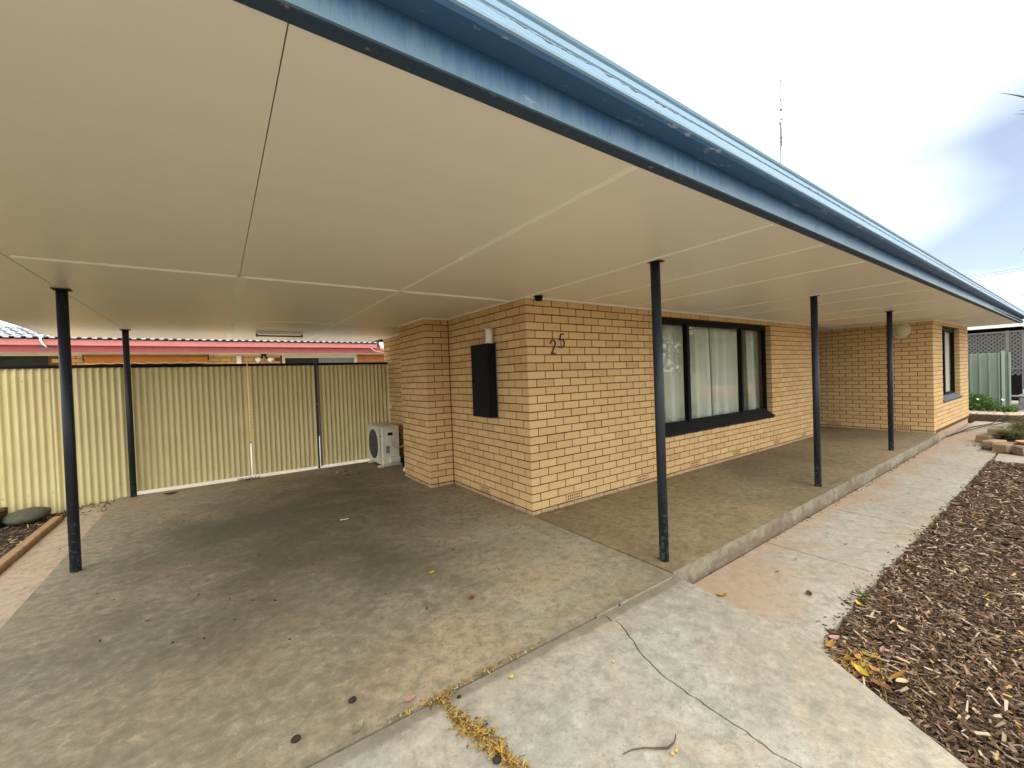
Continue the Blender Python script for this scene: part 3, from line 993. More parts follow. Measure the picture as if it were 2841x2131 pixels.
sweep([(-2.380, 2.2855), (-2.380, 2.325), (-2.431, 2.325), (-2.431, 2.2815), (-2.386, 2.2815)], 'fascia_batten', M['fascia_bottom'], house, 1)
sweep([(-2.432, 2.2845), (-2.420, 2.302), (-2.420, 2.46), (-2.441, 2.46), (-2.441, 2.2845)], 'fascia', M['fascia'], house, 1)
sweep([(-2.4425, 2.3915), (-2.4425, 2.380), (-2.527, 2.372), (-2.5372, 2.3795), (-2.5372, 2.3835), (-2.525, 2.3838)], 'gutter_base', M['gutter_base'], house, 1)
gprof = [(-2.4425, 2.394), (-2.525, 2.386)]
gprof += [(-2.538, 2.381), (-2.545, 2.384), (-2.546, 2.392), (-2.5435, 2.397), (-2.5445, 2.417), (-2.5405, 2.420), (-2.5455, 2.424), (-2.5465, 2.441), (-2.5425, 2.444), (-2.551, 2.449), (-2.555, 2.456), (-2.552, 2.463), (-2.545, 2.466)]
gprof += [(-2.540, 2.462), (-2.536, 2.44), (-2.533, 2.394), (-2.4425, 2.402)]
gt = sweep(gprof, 'gutter', M['gutter'], house, 1)
# ragged flaking bead along the lower lip
fl_ = MB(); pts, rad = [], []
x = GX0
while x < 9.0:
    pts.append((x, -2.5455 + 0.0085 * max(0, x) + rb.uniform(-.0015, .0012), 2.394 + rb.uniform(-.003, .003)))
    rad.append(max(0.0007, rb.gauss(0.0012, 0.0011)))
    x += rb.uniform(0.006, 0.03)
fl_.tube(pts, rad, 5)
fl_.build('flaked_paint', M['gutter_rust'], gt)
sd_ = MB()
sd_.box((-4.572, -2.42, 2.286), (-4.552, 5.47, 2.45)); sd_.box((-4.55, 5.432, 2.2865), (13.1, 5.452, 2.45)); sd_.box((13.152, -2.26, 2.284), (13.172, 5.47, 2.45))
sd_.build('barge_board', M['trim'], house)
rf = MB()
rf.add([(-4.76, -2.53, 2.452), (13.26, -2.38, 2.452), (13.26, 1.6, 2.80), (-4.76, 1.6, 2.80), (13.26, 5.52, 2.452), (-4.76, 5.52, 2.452)], [(0, 1, 2, 3), (3, 2, 4, 5)])
rf.build('roof_sheet', M['gutter'], house)

# ---- round steel posts
cap_me = MB().cbox((-0.056, -0.05, 0), (0.056, 0.05, 0.006), 0.002).mesh('cap_plate', M['rust'])
for (x0, y0, x1, y1) in ((-3.636, 1.41, -3.612, 1.34), (-3.634, 4.25, -3.626, 4.22), (0.128, -1.478, 0.094, -1.498), (3.228, -1.448, 3.182, -1.463), (6.455, -1.398, 6.265, -1.452)):
    p = MB().cyl((x0, y0, -0.03), (x1, y1, 2.279), 0.0355, n=28).build('post', M['post'], house)
    place('cap_plate', cap_me, (x1, y1, 2.2775), rotz=0.05, parent=p)

# ================================================================== THINGS FIXED TO THE HOUSE OR STANDING BESIDE IT
# ---- house number
def stroke(name, pts, label):
    mb = MB(); mb.tube([(x, -0.010, z) for x, z in pts], 0.0074, 8)
    o = mb.build(name, M['numeral'])
    return tag(o, label, 'house number', 'house number digits')


M['numeral'] = plain('dark_numeral', (0.028, 0.022, 0.018), 0.5, 0.4, 0.4, 40)
two = [(0.311, 1.795)]
for i in range(13):
    a = math.radians(165 - i * 17.5); two.append((0.350 + 0.033 * math.cos(a), 1.797 + 0.034 * math.sin(a)))
two += [(0.366, 1.752), (0.345, 1.722), (0.328, 1.698), (0.322, 1.688), (0.345, 1.690), (0.372, 1.687), (0.383, 1.694)]
stroke('house_number_two', two, 'dark metal numeral 2 on the brick wall, the lower left digit')
five = [(0.508, 1.901), (0.487, 1.904), (0.467, 1.899), (0.460, 1.875), (0.452, 1.850), (0.447, 1.838), (0.462, 1.846)]
for i in range(12):
    a = math.radians(105 - i * 19.5); five.append((0.474 + 0.042 * math.cos(a), 1.800 + 0.046 * math.sin(a)))
five += [(0.440, 1.757), (0.429, 1.764)]
stroke('house_number_five', five, 'dark metal numeral 5 on the brick wall, the higher right digit')

# ---- black meter box and its conduit
mb_ = thing('meter_box', (0, 0.85, 1.0), 'tall black metal meter box fixed to the shaded brick side wall', 'meter box')
MB().cbox((-0.112, 0.585, 0.992), (-0.006, 0.952, 1.846), 0.006).build('case', M['black'], mb_)
MB().cbox((-0.124, 0.582, 0.995), (-0.1125, 0.955, 1.843), 0.004).build('door', M['black'], mb_)
bk = MB(); bk.box((-0.0055, 0.580, 0.975), (-0.0015, 1.16, 1.862)); bk.build('back_board', M['mastgrey'] if 'mastgrey' in M else M['latticeframe'], mb_)
m = MB(); m.cyl((-0.125, 0.92, 1.42), (-0.133, 0.92, 1.42), 0.012, n=12); m.build('lock', M['black'], mb_)
cd = thing('conduit', (-0.05, 0.64, 1.85), 'short white plastic conduit standing up from the black meter box', 'conduit')
MB().cyl((-0.058, 0.635, 1.847), (-0.058, 0.635, 2.012), 0.044, n=24).build('pipe', M['white_plastic'], cd)
MB().cyl((-0.058, 0.635, 1.8465), (-0.058, 0.635, 1.862), 0.049, n=24).build('collar', M['white_plastic'], cd)

# ---- small sensor under the eave
sn = thing('sensor', (0.14, -0.05, 2.26), 'small black sensor under the ceiling above the brick corner', 'sensor')
MB().cyl((0.138, -0.052, 2.2845), (0.138, -0.052, 2.262), 0.046, 0.040, n=20).build('base', M['black'], sn)
MB().cyl((0.138, -0.052, 2.262), (0.138, -0.052, 2.235), 0.040, 0.034, n=20).build('lens', M['black'], sn)

# ---- round bulkhead light on the porch wall
wl_ = thing('wall_light', (W2X, -1.0, 2.12), 'round frosted bulkhead light on the porch brick wall', 'wall light')
m = MB(); cx, cy, cz = W2X - 0.005, -1.005, 2.118
rings = [(0.000, 0.150), (0.030, 0.152), (0.042, 0.145)]
m.cyl((cx, cy, cz), (cx - 0.035, cy, cz), 0.152, 0.150, n=36); m.build('rim', M['white_plastic'], wl_)
m = MB(); vs, fs = [], []
for i in range(7):
    a = math.radians(90 * i / 6)
    for k in range(36):
        t = 2 * math.pi * k / 36
        vs.append((cx - 0.0351 - 0.055 * math.sin(a), cy + 0.134 * math.cos(a) * math.cos(t), cz + 0.134 * math.cos(a) * math.sin(t)))
for i in range(6):
    for k in range(36): fs.append((i * 36 + k, i * 36 + (k + 1) % 36, (i + 1) * 36 + (k + 1) % 36, (i + 1) * 36 + k))
m.add(vs, fs, True)
M['diffuser'] = plain('yellowed_glass', (0.50, 0.46, 0.30), 0.35, 0.4, 0.12, 9)
m.build('diffuser', M['diffuser'], wl_)

# ---- fluorescent batten on the carport ceiling
fb = thing('batten_light', (-1.8, 3.95, 2.22), 'unlit fluorescent batten light on the carport ceiling near the gates', 'ceiling light')
MB().cbox((-2.13, 3.90, 2.245), (-1.49, 3.975, 2.2845), 0.004).build('case', M['trim'], fb)
for x in (-2.13, -1.512): MB().cbox((x, 3.905, 2.200), (x + 0.022, 3.97, 2.2445), 0.003).build('end_cap', M['mast'], fb)
MB().cyl((-2.107, 3.937, 2.215), (-1.513, 3.937, 2.215), 0.013, n=14).build('tube', M['nb_grey'], fb)

# ---- power point on the back wall
pp = thing('power_point', (0.03, 4.33, 0.96), 'small white power point on the dim brick wall by the gates', 'power point')
MB().cbox((0.018, 4.292, 0.935), (0.0335, 4.365, 1.005), 0.003).build('plate', M['white_plastic'], pp)
MB().cbox((0.012, 4.318, 0.962), (0.0178, 4.340, 0.990), 0.001).build('switch', M['white_plastic'], pp)

# ---- curtains
def curtain(x0, x1, y, folds, amp, label, seed, z0=0.55, z1=2.25, lean=0.0):
    rnd = random.Random(seed)
    n = int((x1 - x0) / 0.012)
    ph = [rnd.uniform(0, 6.28) for _ in range(4)]
    vs, fs = [], []
    rows = 8
    for j in range(rows + 1):
        z = z0 + (z1 - z0) * j / rows
        for i in range(n + 1):
            x = x0 + (x1 - x0) * i / n
            u = x * folds
            q = math.sin(u + ph[0] + 0.9 * math.sin(u * 0.37 + ph[1]) + 0.25 * math.sin(3.0 * j / rows + ph[3]))
            d = math.copysign(abs(q) ** 0.6, q) + 0.18 * math.sin(u * 2.7 + ph[2])
            k = 0.75 + 0.25 * (1 - j / rows)
            vs.append((x + lean * (j / rows - 0.5), y + amp * d * k, z))
    for j in range(rows):
        for i in range(n):
            a = j * (n + 1) + i
            fs.append((a, a + 1, a + n + 2, a + n + 1))
    o = MB().add(vs, fs, True).build('curtain', M['cloth'])
    so = o.modifiers.new('thick', 'SOLIDIFY'); so.thickness = 0.002
    return tag(o, label, 'curtain', 'curtains behind the windows')


curtain(2.20, 2.66, 0.33, 27, 0.085, 'pale sheer curtain gathered at the left end of the wide window', 1)
curtain(2.76, 3.30, 0.32, 25, 0.075, 'pale sheer curtain behind the left mullion of the wide window', 2, lean=-0.05)
curtain(3.39, 3.95, 0.32, 22, 0.075, 'pale sheer curtain hanging just left of the middle of the wide window', 3)
curtain(4.05, 4.95, 0.31, 16, 0.060, 'broad flat sheer curtain right of the middle of the wide window', 4)
curtain(5.16, 5.62, 0.33, 28, 0.080, 'pale sheer curtain gathered at the right end of the wide window', 5)
curtain(W2X + 1.56, W2X + 2.68, W2Y + 0.172, 22, 0.006, 'pale curtain filling the narrow window past the porch', 6)

# ================================================================== AIR CONDITIONER
ac = thing('air_conditioner', (-0.29, 3.95, 0), 'cream air conditioner outdoor unit on the floor by the gates', 'air conditioner')
AX0, AX1, AY0, AY1, AZ0, AZ1 = -0.425, -0.125, 3.53, 4.30, 0.035, 0.690
MB().cbox((AX0 + 0.004, AY0, AZ0), (AX1, AY1, AZ1 - 0.012), 0.012).build('case', M['ac_white'], ac)
MB().cbox((AX0 - 0.004, AY0 - 0.006, AZ1 - 0.0115), (AX1 + 0.004, AY1 + 0.006, AZ1 + 0.004), 0.005).build('lid', M['ac_white'], ac)
fp = MB()          # front face with a round opening for the fan
cy, cz, rr = 3.97, 0.365, 0.255
y0, y1, z0, z1 = AY0 + 0.085, AY1 - 0.01, AZ0 + 0.06, AZ1 - 0.03
N = 48
for k in range(N):
    a0, a1 = 2 * math.pi * k / N, 2 * math.pi * (k + 1) / N
    def edge(a):
        c, s = math.cos(a), math.sin(a)
        t = 1e9
        if c > 1e-6: t = min(t, (y1 - cy) / c)
        if c < -1e-6: t = min(t, (y0 - cy) / c)
        if s > 1e-6: t = min(t, (z1 - cz) / s)
        if s < -1e-6: t = min(t, (z0 - cz) / s)
        return (AX0 - 0.009, cy + t * c, cz + t * s)
    i0 = (AX0 - 0.009, cy + rr * math.cos(a0), cz + rr * math.sin(a0)); i1 = (AX0 - 0.009, cy + rr * math.cos(a1), cz + rr * math.sin(a1))
    b0 = (AX0 + 0.001, i0[1], i0[2]); b1 = (AX0 + 0.001, i1[1], i1[2])
    fp.add([i0, i1, edge(a1), edge(a0), b0, b1], [(0, 3, 2, 1), (0, 1, 5, 4)])
fp.build('front_panel', M['ac_white'], ac)
m = MB(); m.cyl((AX0 + 0.0035, cy, cz), (AX0 + 0.0015, cy, cz), rr, n=40); m.build('fan_opening', M['ac_dark'], ac)
gr = MB()
for i in range(-9, 10):
    y = cy + i * 0.026
    h = math.sqrt(max(0.0, rr ** 2 - (y - cy) ** 2))
    gr.tube([(AX0 - 0.014, y, cz - h), (AX0 - 0.020, y, cz), (AX0 - 0.014, y, cz + h)], 0.0028, 5)
for r in (0.08, 0.16, 0.25):
    gr.tube([(AX0 - 0.016, cy + r * math.cos(2 * math.pi * i / 28), cz + r * math.sin(2 * math.pi * i / 28)) for i in range(29)], 0.0030, 5)
gr.build('fan_grille', M['ac_dark'], ac)
MB().box((AX0 - 0.001, AY0 + 0.035, 0.515), (AX0 + 0.006, AY0 + 0.085, 0.535)).build('badge', M['black'], ac)
# service side (faces the camera)
MB().cbox((AX0 + 0.075, AY0 - 0.008, 0.36), (AX1 - 0.07, AY0 + 0.002, 0.62), 0.004).build('service_cover', M['ac_white'], ac)
MB().cbox((AX0 + 0.10, AY0 - 0.0095, 0.535), (AX0 + 0.185, AY0 - 0.0075, 0.585), 0.0008).build('handle_recess', M['dark'], ac)
MB().cbox((AX0 + 0.065, AY0 - 0.0025, 0.235), (AX0 + 0.125, AY0 + 0.001, 0.36), 0.0006).build('rating_label', M['nb_grey'], ac)
MB().cbox((AX0 + 0.105, AY0 - 0.062, 0.075), (AX1 - 0.01, AY0 + 0.002, 0.175), 0.012).build('valve_cover', M['ac_white'], ac)
MB().tube([(AX0 + 0.135, AY0 - 0.006, 0.45), (AX0 + 0.135, AY0 - 0.05, 0.42), (AX0 + 0.15, AY0 - 0.062, 0.36), (AX0 + 0.20, AY0 - 0.055, 0.318), (AX1 + 0.01, AY0 - 0.04, 0.325), (AX1 + 0.12, AY0 - 0.01, 0.37), (0.02, AY0 + 0.03, 0.39)], 0.011, 8).build('pipe', M['ac_white'], ac)
for y in (AY0 + 0.06, AY1 - 0.14): MB().cbox((AX0 - 0.055, y, 0.0), (AX1 + 0.05, y + 0.06, 0.0345), 0.004).build('foot', M['ac_white'], ac)
# dark bag slumped behind the unit
bgm = MB(); vs, fs = [], []
rnd = random.Random(3)
for j in range(7):
    t = j / 6
    r = 0.115 * (1 - 0.62 * t ** 1.6)
    for k in range(14):
        a = 2 * math.pi * k / 14
        q = 1 + rnd.uniform(-.12, .12)
        vs.append((-0.075 + 0.03 * t + r * 0.62 * q * math.cos(a), 3.36 + 0.03 * t + r * 0.9 * q * math.sin(a), 0.002 + 0.36 * t))
for j in range(6):
    for k in range(14): fs.append((j * 14 + k, j * 14 + (k + 1) % 14, (j + 1) * 14 + (k + 1) % 14, (j + 1) * 14 + k))
fs.append(tuple(6 * 14 + k for k in range(14)))
o = bgm.add(vs, fs, True).build('bag', M['dark']); tag(o, 'black plastic bag slumped between the air conditioner and the brick pier', 'bag')
T = Matrix.Translation((-0.20, 3.06, 0.028)) @ Matrix.Rotation(0.5, 4, 'Z') @ Matrix.Rotation(0.55, 4, 'X')
pk = MB(); pk.cbox((-0.045, -0.02, -0.04), (0.045, 0.02, 0.04), 0.003, M=T)
pk.box((-0.026, -0.0212, -0.022), (0.026, -0.0195, 0.022), 1, M=T)
o = pk.build('packet', [M['white_plastic'], M['orangewood']]); tag(o, 'small white packet with an orange print lying by the brick pier', 'packet')

# ================================================================== FENCE AND GATES OF CORRUGATED STEEL
def corrugated(x0, x1, y, z0, z1, pitch=0.0705, amp=0.013):
    n = max(4, int((x1 - x0) / pitch * 10))
    vs, fs = [], []
    for i in range(n + 1):
        x = x0 + (x1 - x0) * i / n
        d = amp * math.cos(2 * math.pi * (x - x0) / pitch)
        for z in (z0, z1): vs.append((x, y + d, z))
    for i in range(n): fs.append((2 * i, 2 * i + 2, 2 * i + 3, 2 * i + 1))
    b = len(vs)
    vs += [(a, c + 0.0012, e) for a, c, e in vs]
    fs += [tuple(b + q for q in reversed(f)) for f in fs]
    return vs, fs


def screws(mb, x0, x1, y, zs):
    for z in zs:
        x = x0 + 0.07
        while x < x1:
            mb.cyl((x, y - 0.009, z), (x, y - 0.0135, z), 0.006, n=6, smooth=False)
            x += 0.0705 * 3


YG = 4.36
fn = thing('corrugated_fence', (-6, YG, -0.15), 'cream corrugated steel boundary fence beside the garden bed on the left', 'fence')
for x0, x1, dy in ((-9.2, -6.6, 0.0), (-6.62, -4.375, 0.002), (-4.39, -3.650, 0.0)):
    v, f = corrugated(x0, x1, YG + dy - (0.004 if x1 > -4 else 0), -0.17, 1.783)
    MB().add(v, f, True).build('sheet', M['sheet'], fn)
m = MB(); m.cbox((-9.2, YG - 0.022, 1.778), (-3.65, YG + 0.024, 1.818), 0.004); m.build('top_rail', M['black'], fn)
m = MB(); screws(m, -6.6, -3.7, YG - 0.004, (1.62, 0.18)); m.build('screw', M['mast'], fn, 'stuff')


def gate(x0, x1, label):
    g = thing('gate', ((x0 + x1) / 2, YG, 0.03), label, 'gate', 'corrugated gates across the carport')
    v, f = corrugated(x0, x1, YG + 0.01, 0.038, 1.775)
    MB().add(v, f, True).build('sheet', M['sheet'], g)
    MB().cbox((x0 - 0.004, YG - 0.015, 1.772), (x1 + 0.004, YG + 0.035, 1.812), 0.004).build('top_rail', M['black'], g)
    fr = MB()
    for x in (x0, x1 - 0.03): fr.box((x, YG + 0.024, 0.06), (x + 0.03, YG + 0.054, 1.765))
    for z in (0.22, 0.95, 1.60): fr.box((x0 + 0.03, YG + 0.026, z), (x1 - 0.03, YG + 0.052, z + 0.03))
    fr.build('frame', M['mast'], g)
    m = MB(); screws(m, x0, x1, YG + 0.01, (0.24, 1.62)); m.build('screw', M['mast'], g, 'stuff')
    return g


gate(-3.640, -2.250, 'wide cream corrugated gate leaf right beside the dark carport post')
gate(-2.228, -1.272, 'middle cream corrugated gate leaf, left of the thin grey gate post')
g3 = gate(-1.222, 0.005, 'cream corrugated gate leaf behind the air conditioner')
MB().cbox((-1.228, YG - 0.005, 0.03), (-1.196, YG + 0.012, 1.77), 0.002).build('stile', M['latticeframe'], g3)
MB().tube([(-1.262, YG - 0.01, 1.115), (-1.235, YG - 0.015, 1.09), (-1.205, YG - 0.012, 1.095)], 0.006, 6).build('latch', M['mast'], g3)
gp = thing('gate_post', (-1.245, YG + 0.05, 0), 'thin grey steel gate post between two corrugated gates', 'gate post')
MB().cbox((-1.268, YG + 0.03, -0.01), (-1.236, YG + 0.065, 1.855), 0.003).build('shaft', M['nb_post'], gp)

# ================================================================== LEFT GARDEN BED
o = MB().cbox((-4.262, -7.0, -0.09), (-4.178, 3.62, 0.022), 0.010).build('timber_edging', M['timber'])
tag(o, 'long weathered timber sleeper edging the left garden bed', 'timber edging')


def boulder(name, c, r, mat, seed, n=3, rough=0.22, flat_bottom=True):
    rnd = Vector((seed * 3.1, seed * 1.7, seed))
    me_v, me_f = [], []
    rows, cols = 8, 12
    for j in range(rows + 1):
        th = math.pi * j / rows
        for k in range(cols):
            a = 2 * math.pi * k / cols
            p = Vector((math.sin(th) * math.cos(a), math.sin(th) * math.sin(a), math.cos(th)))
            q = 1 + rough * mnoise.noise(p * 1.6 + rnd)
            me_v.append((c[0] + p.x * r[0] * q, c[1] + p.y * r[1] * q, c[2] + p.z * r[2] * q))
    for j in range(rows):
        for k in range(cols):
            me_f.append((j * cols + k, (j + 1) * cols + k, (j + 1) * cols + (k + 1) % cols, j * cols + (k + 1) % cols))
    return MB().add(me_v, me_f, True).build(name, mat)


o = boulder('river_stone', (-4.555, 3.98, 0.005), (0.20, 0.25, 0.085), M['riverstone'], 4, rough=0.10)
tag(o, 'large smooth dark grey stone lying against the corrugated fence', 'stone')
pl = thing('planter', (-4.95, 3.85, -0.07), 'dark ribbed planter box at the left edge beside the large stone', 'planter')
MB().cbox((-5.30, 3.70, -0.075), (-4.735, 4.10, 0.13), 0.01).build('box', M['darktimber'], pl)
for i in range(5): MB().cbox((-5.305, 3.693 - 0.001, -0.068 + i * 0.040), (-4.730, 3.705, -0.040 + i * 0.040), 0.004).build('slat', M['darktimber'], pl)
for i in range(5): MB().cbox((-4.738, 3.705, -0.068 + i * 0.040), (-4.729, 4.095, -0.040 + i * 0.040), 0.004).build('slat', M['darktimber'], pl)

# ================================================================== BARK MULCH (real chips)
def chips(name, mat, n, region, z, size=(0.010, 0.042), seed=0, lift=0.02, inside=None):
    rng = np.random.default_rng(seed)
    V, F = [], []
    k = 0
    tries = 0
    while k < n and tries < n * 6:
        tries += 1
        x = rng.uniform(region[0], region[1]); y = rng.uniform(region[2], region[3])
        if inside is not None and not inside(x, y): continue
        L = rng.uniform(*size) * (0.6 + 0.8 * rng.random()); w = min(0.014, L * rng.uniform(0.10, 0.42)); t = rng.uniform(0.0015, 0.005)
        a = rng.uniform(0, math.pi); tilt = rng.normal(0, 0.28); roll = rng.normal(0, 0.35)
        R_ = Matrix.Rotation(a, 3, 'Z') @ Matrix.Rotation(tilt, 3, 'Y') @ Matrix.Rotation(roll, 3, 'X')
        c = Vector((x, y, z + lift * rng.random() ** 1.5))
        b = len(V)
        tap = rng.uniform(0.3, 1.0); bend = rng.uniform(-.25, .25) * L
        for dx, dy, dz in ((-1, -1, -1), (1, -tap, -1), (1, tap, -1), (-1, 1, -1), (-1, -1, 1), (1, -tap, 1), (1, tap, 1), (-1, 1, 1)):
            p = R_ @ Vector((dx * L / 2, dy * w / 2 + (bend if dx > 0 else 0), dz * t / 2)) + c
            V.append(p)
        F += [tuple(b + i for i in f) for f in ((0, 3, 2, 1), (4, 5, 6, 7), (0, 1, 5, 4), (1, 2, 6, 5), (2, 3, 7, 6), (3, 0, 4, 7))]
        k += 1
    return MB().add(V, F).build(name, mat)


def in_mulch(x, y):
    if x > 7.33: return False
    e = -2.475 + 0.012 * x + 0.012 * math.sin(x * 9) + 0.014 * math.sin(x * 23 + 1)
    if 0.75 < x < 1.05: e += 0.05
    if y > e: return False
    if x < 0.24 and y > -2.50 - 0.1 * (0.24 - x): return False
    # driveway edge
    for (x0, y0), (x1, y1) in zip(redge[3:], redge[4:]):
        if y1 <= y <= y0:
            xe = x0 + (x1 - x0) * (y - y0) / (y1 - y0)
            return x > xe + 0.012
    return True


o = chips('mulch', M['chips'], 17500, (-0.7, 2.2, -3.7, -2.42), -0.178, (0.010, 0.062), 1, 0.030, in_mulch); o['kind'] = 'stuff'
o = chips('mulch', M['chips'], 16000, (2.2, 7.4, -3.7, -2.37), -0.178, (0.014, 0.074), 2, 0.030, in_mulch); o['kind'] = 'stuff'
o = chips('mulch', M['chips'], 2600, (-5.4, -4.27, 1.2, 4.3), -0.074, (0.02, 0.065), 3, 0.02); o['kind'] = 'stuff'
# chips that strayed onto the path edge and along the kerb
o = chips('stray_chips', M['chips'], 170, (0.25, 7.0, -2.52, -2.36), PZ + 0.002, (0.010, 0.035), 5, 0.004, lambda x, y: y > -2.475 + 0.012 * x - 0.01 and (RNG.random() < math.exp(-(y + 2.46) * 26))); o['kind'] = 'stuff'
o = chips('stray_chips', M['chips'], 150, (0.2, 9.0, -1.66, -1.52), PZ + 0.002, (0.010, 0.04), 6, 0.006, lambda x, y: y < -1.635 + 0.011 * x - 0.004 and y > -1.665 + 0.011 * x - 0.03); o['kind'] = 'stuff'
o = chips('stray_chips', M['chips'], 130, (-4.17, -3.3, 3.3, 4.33), -0.028, (0.014, 0.045), 7, 0.008, lambda x, y: x < -3.83 and RNG.random() < max(0.05, (y - 3.5) * 1.2)); o['kind'] = 'stuff'


# ---- yellow flower litter in the wide driveway crack and along the joint
def litter(name, n, spread, seed, big=1.0):
    rng = np.random.default_rng(seed)
    V, F = [], []
    for _ in range(n):
        x, y, z = spread(rng)
        L = rng.uniform(0.010, 0.030) * big; w = rng.uniform(0.0006, 0.0034)
        a = rng.uniform(0, 2 * math.pi); d = Vector((math.cos(a), math.sin(a), rng.normal(0, 0.25))); s = Vector((-d.y, d.x, 0)).normalized()
        c = Vector((x, y, z)); cur = rng.uniform(-.5, .5)
        b = len(V)
        for i in range(4):
            t = i / 3 - 0.5
            p = c + d * (L * t) + s * (cur * L * (t * t)) + Vector((0, 0, 0.006 * (0.25 - t * t)))
            ww = w * (0.5 + (0.9 - abs(t)))
            V += [p + s * ww, p - s * ww]
        for i in range(3): F.append((b + 2 * i, b + 2 * i + 1, b + 2 * i + 3, b + 2 * i + 2))
    return MB().add(V, F, True).build(name, M['petals'])


CA = [p for p in crackA if p[1] > -2.5]


def in_crack(rng):
    y = -1.70 - 0.62 * rng.beta(1.5, 1.5) if rng.random() < 0.8 else rng.uniform(-2.3, -1.68)
    x = np.interp(-y, [-p[1] for p in CA], [p[0] for p in CA])
    w = 0.010 + 0.038 * math.exp(-((y + 1.93) / 0.13) ** 2) + 0.012 * (y < -2.0)
    return x + rng.normal(0, w * 0.60), y, DZ + 0.002 + abs(rng.normal(0, 0.010))


def in_joint(rng):
    x = -2.15 + 1.0 * rng.beta(1.6, 1.8)
    return x, -1.661 + rng.normal(0, 0.007), 0.001 + abs(rng.normal(0, 0.003))


o = litter('flower_litter', 1150, in_crack, 1); o['kind'] = 'stuff'
o = litter('flower_litter', 130, in_joint, 2); o['kind'] = 'stuff'
o = litter('flower_litter', 90, lambda r: (-1.84 + r.normal(0, .03), -1.672 + r.normal(0, .018), DZ + 0.004 + abs(r.normal(0, .006))), 3); o['kind'] = 'stuff'
o = litter('flower_litter', 230, lambda r: (0.12 + r.normal(0, .085), -2.66 + r.normal(0, .06), -0.150 + abs(r.normal(0, .006))), 4, 2.0); o['kind'] = 'stuff'
# grey-brown dirt in the crack bottom
m = MB(); m.prism([(-1.95, -3.2), (-1.66, -3.2), (-1.72, -1.69), (-1.90, -1.69)], -0.10, -0.045); m.build('crack_fill', M['soil'], dv)


# ================================================================== SINGLE LEAVES, PODS AND TWIGS
def leaf_mesh(name, mat, L, w, curl, fold):
    vs, fs = [], []
    n = 8
    for i in range(n + 1):
        t = i / n
        ww = w * math.sin(math.pi * min(1, t * 0.97 + 0.03)) ** 0.75
        z = curl * (2 * t - 1) ** 2
        vs += [((t - 0.5) * L, -ww, z + fold * ww), ((t - 0.5) * L, 0, z), ((t - 0.5) * L, ww, z + fold * ww)]
    for i in range(n):
        a = 3 * i
        fs += [(a, a + 3, a + 4, a + 1), (a + 1, a + 4, a + 5, a + 2)]
    mb = MB().add(vs, fs, True)
    me = mb.mesh(name, mat)
    return me


LM = {k: plain('leaf_' + k, c, 0.65, 0.25, 0.25, 60) for k, c in {
    'yellow': (0.50, 0.36, 0.04), 'orange': (0.40, 0.20, 0.05), 'brown': (0.19, 0.075, 0.03), 'pink': (0.34, 0.20, 0.17),
    'dark': (0.050, 0.033, 0.020), 'tan': (0.46, 0.33, 0.17), 'maroon': (0.085, 0.020, 0.026), 'green': (0.20, 0.20, 0.11), 'white': (0.66, 0.64, 0.58)}.items()}
LG = 'fallen leaves'


def leaf(col, x, y, z, L, label, w=None, rz=None, curl=0.006, fold=0.25, tilt=0.0, group=None):
    o = place('fallen_leaf', leaf_mesh('fallen_leaf', LM[col], L, (w or L * 0.24), curl, fold), (x, y, z + 0.004),
              rot=(tilt, tilt * 0.6, rb.uniform(0, 6.28) if rz is None else rz))
    return tag(o, label, 'leaf', group)


leaf('yellow', -1.37, -0.512, 0, 0.055, 'bright yellow leaf alone in the middle of the carport floor', 0.017, 0.3)
leaf('brown', -1.313, -1.023, 0, 0.06, 'curled brown leaf on the carport floor, nearer than the yellow one', 0.018, 1.1, 0.012, 0.6)
leaf('pink', -1.969, -1.603, 0, 0.06, 'dull pink leaf beside the driveway joint, left of the flower litter', 0.016, 0.1)
leaf('green', -2.204, -1.623, 0, 0.075, 'folded greenish leaf lying on the driveway joint', 0.016, 0.75, 0.012, 0.5)
leaf('yellow', -1.515, -1.762, DZ, 0.028, 'small yellow petal on the driveway just past the joint', 0.012, 0.5, 0.008)
leaf('yellow', -1.043, -1.996, DZ, 0.022, 'tiny yellow petal on the driveway left of the long thin crack', 0.005)
leaf('yellow', -1.262, -2.478, DZ, 0.020, 'lower left of two yellow petals by the fallen twig', 0.006, 0.9)
leaf('yellow', -1.239, -2.478, DZ, 0.020, 'upper right of two yellow petals by the fallen twig', 0.006, 0.2)
leaf('orange', 0.236, -1.865, PZ, 0.085, 'curled orange brown leaf on the path by the driveway edge', 0.018, -0.5, 0.016, 0.5)
leaf('maroon', 0.72, -2.23, PZ, 0.07, 'dark leaf with a long stalk on the path near the mulch', 0.018, 0.6, 0.01, 0.4)
leaf('maroon', -3.22, 4.02, 0, 0.18, 'dark maroon dead leaf on the carport floor by the gate and post', 0.035, 0.2, 0.02, 0.4)
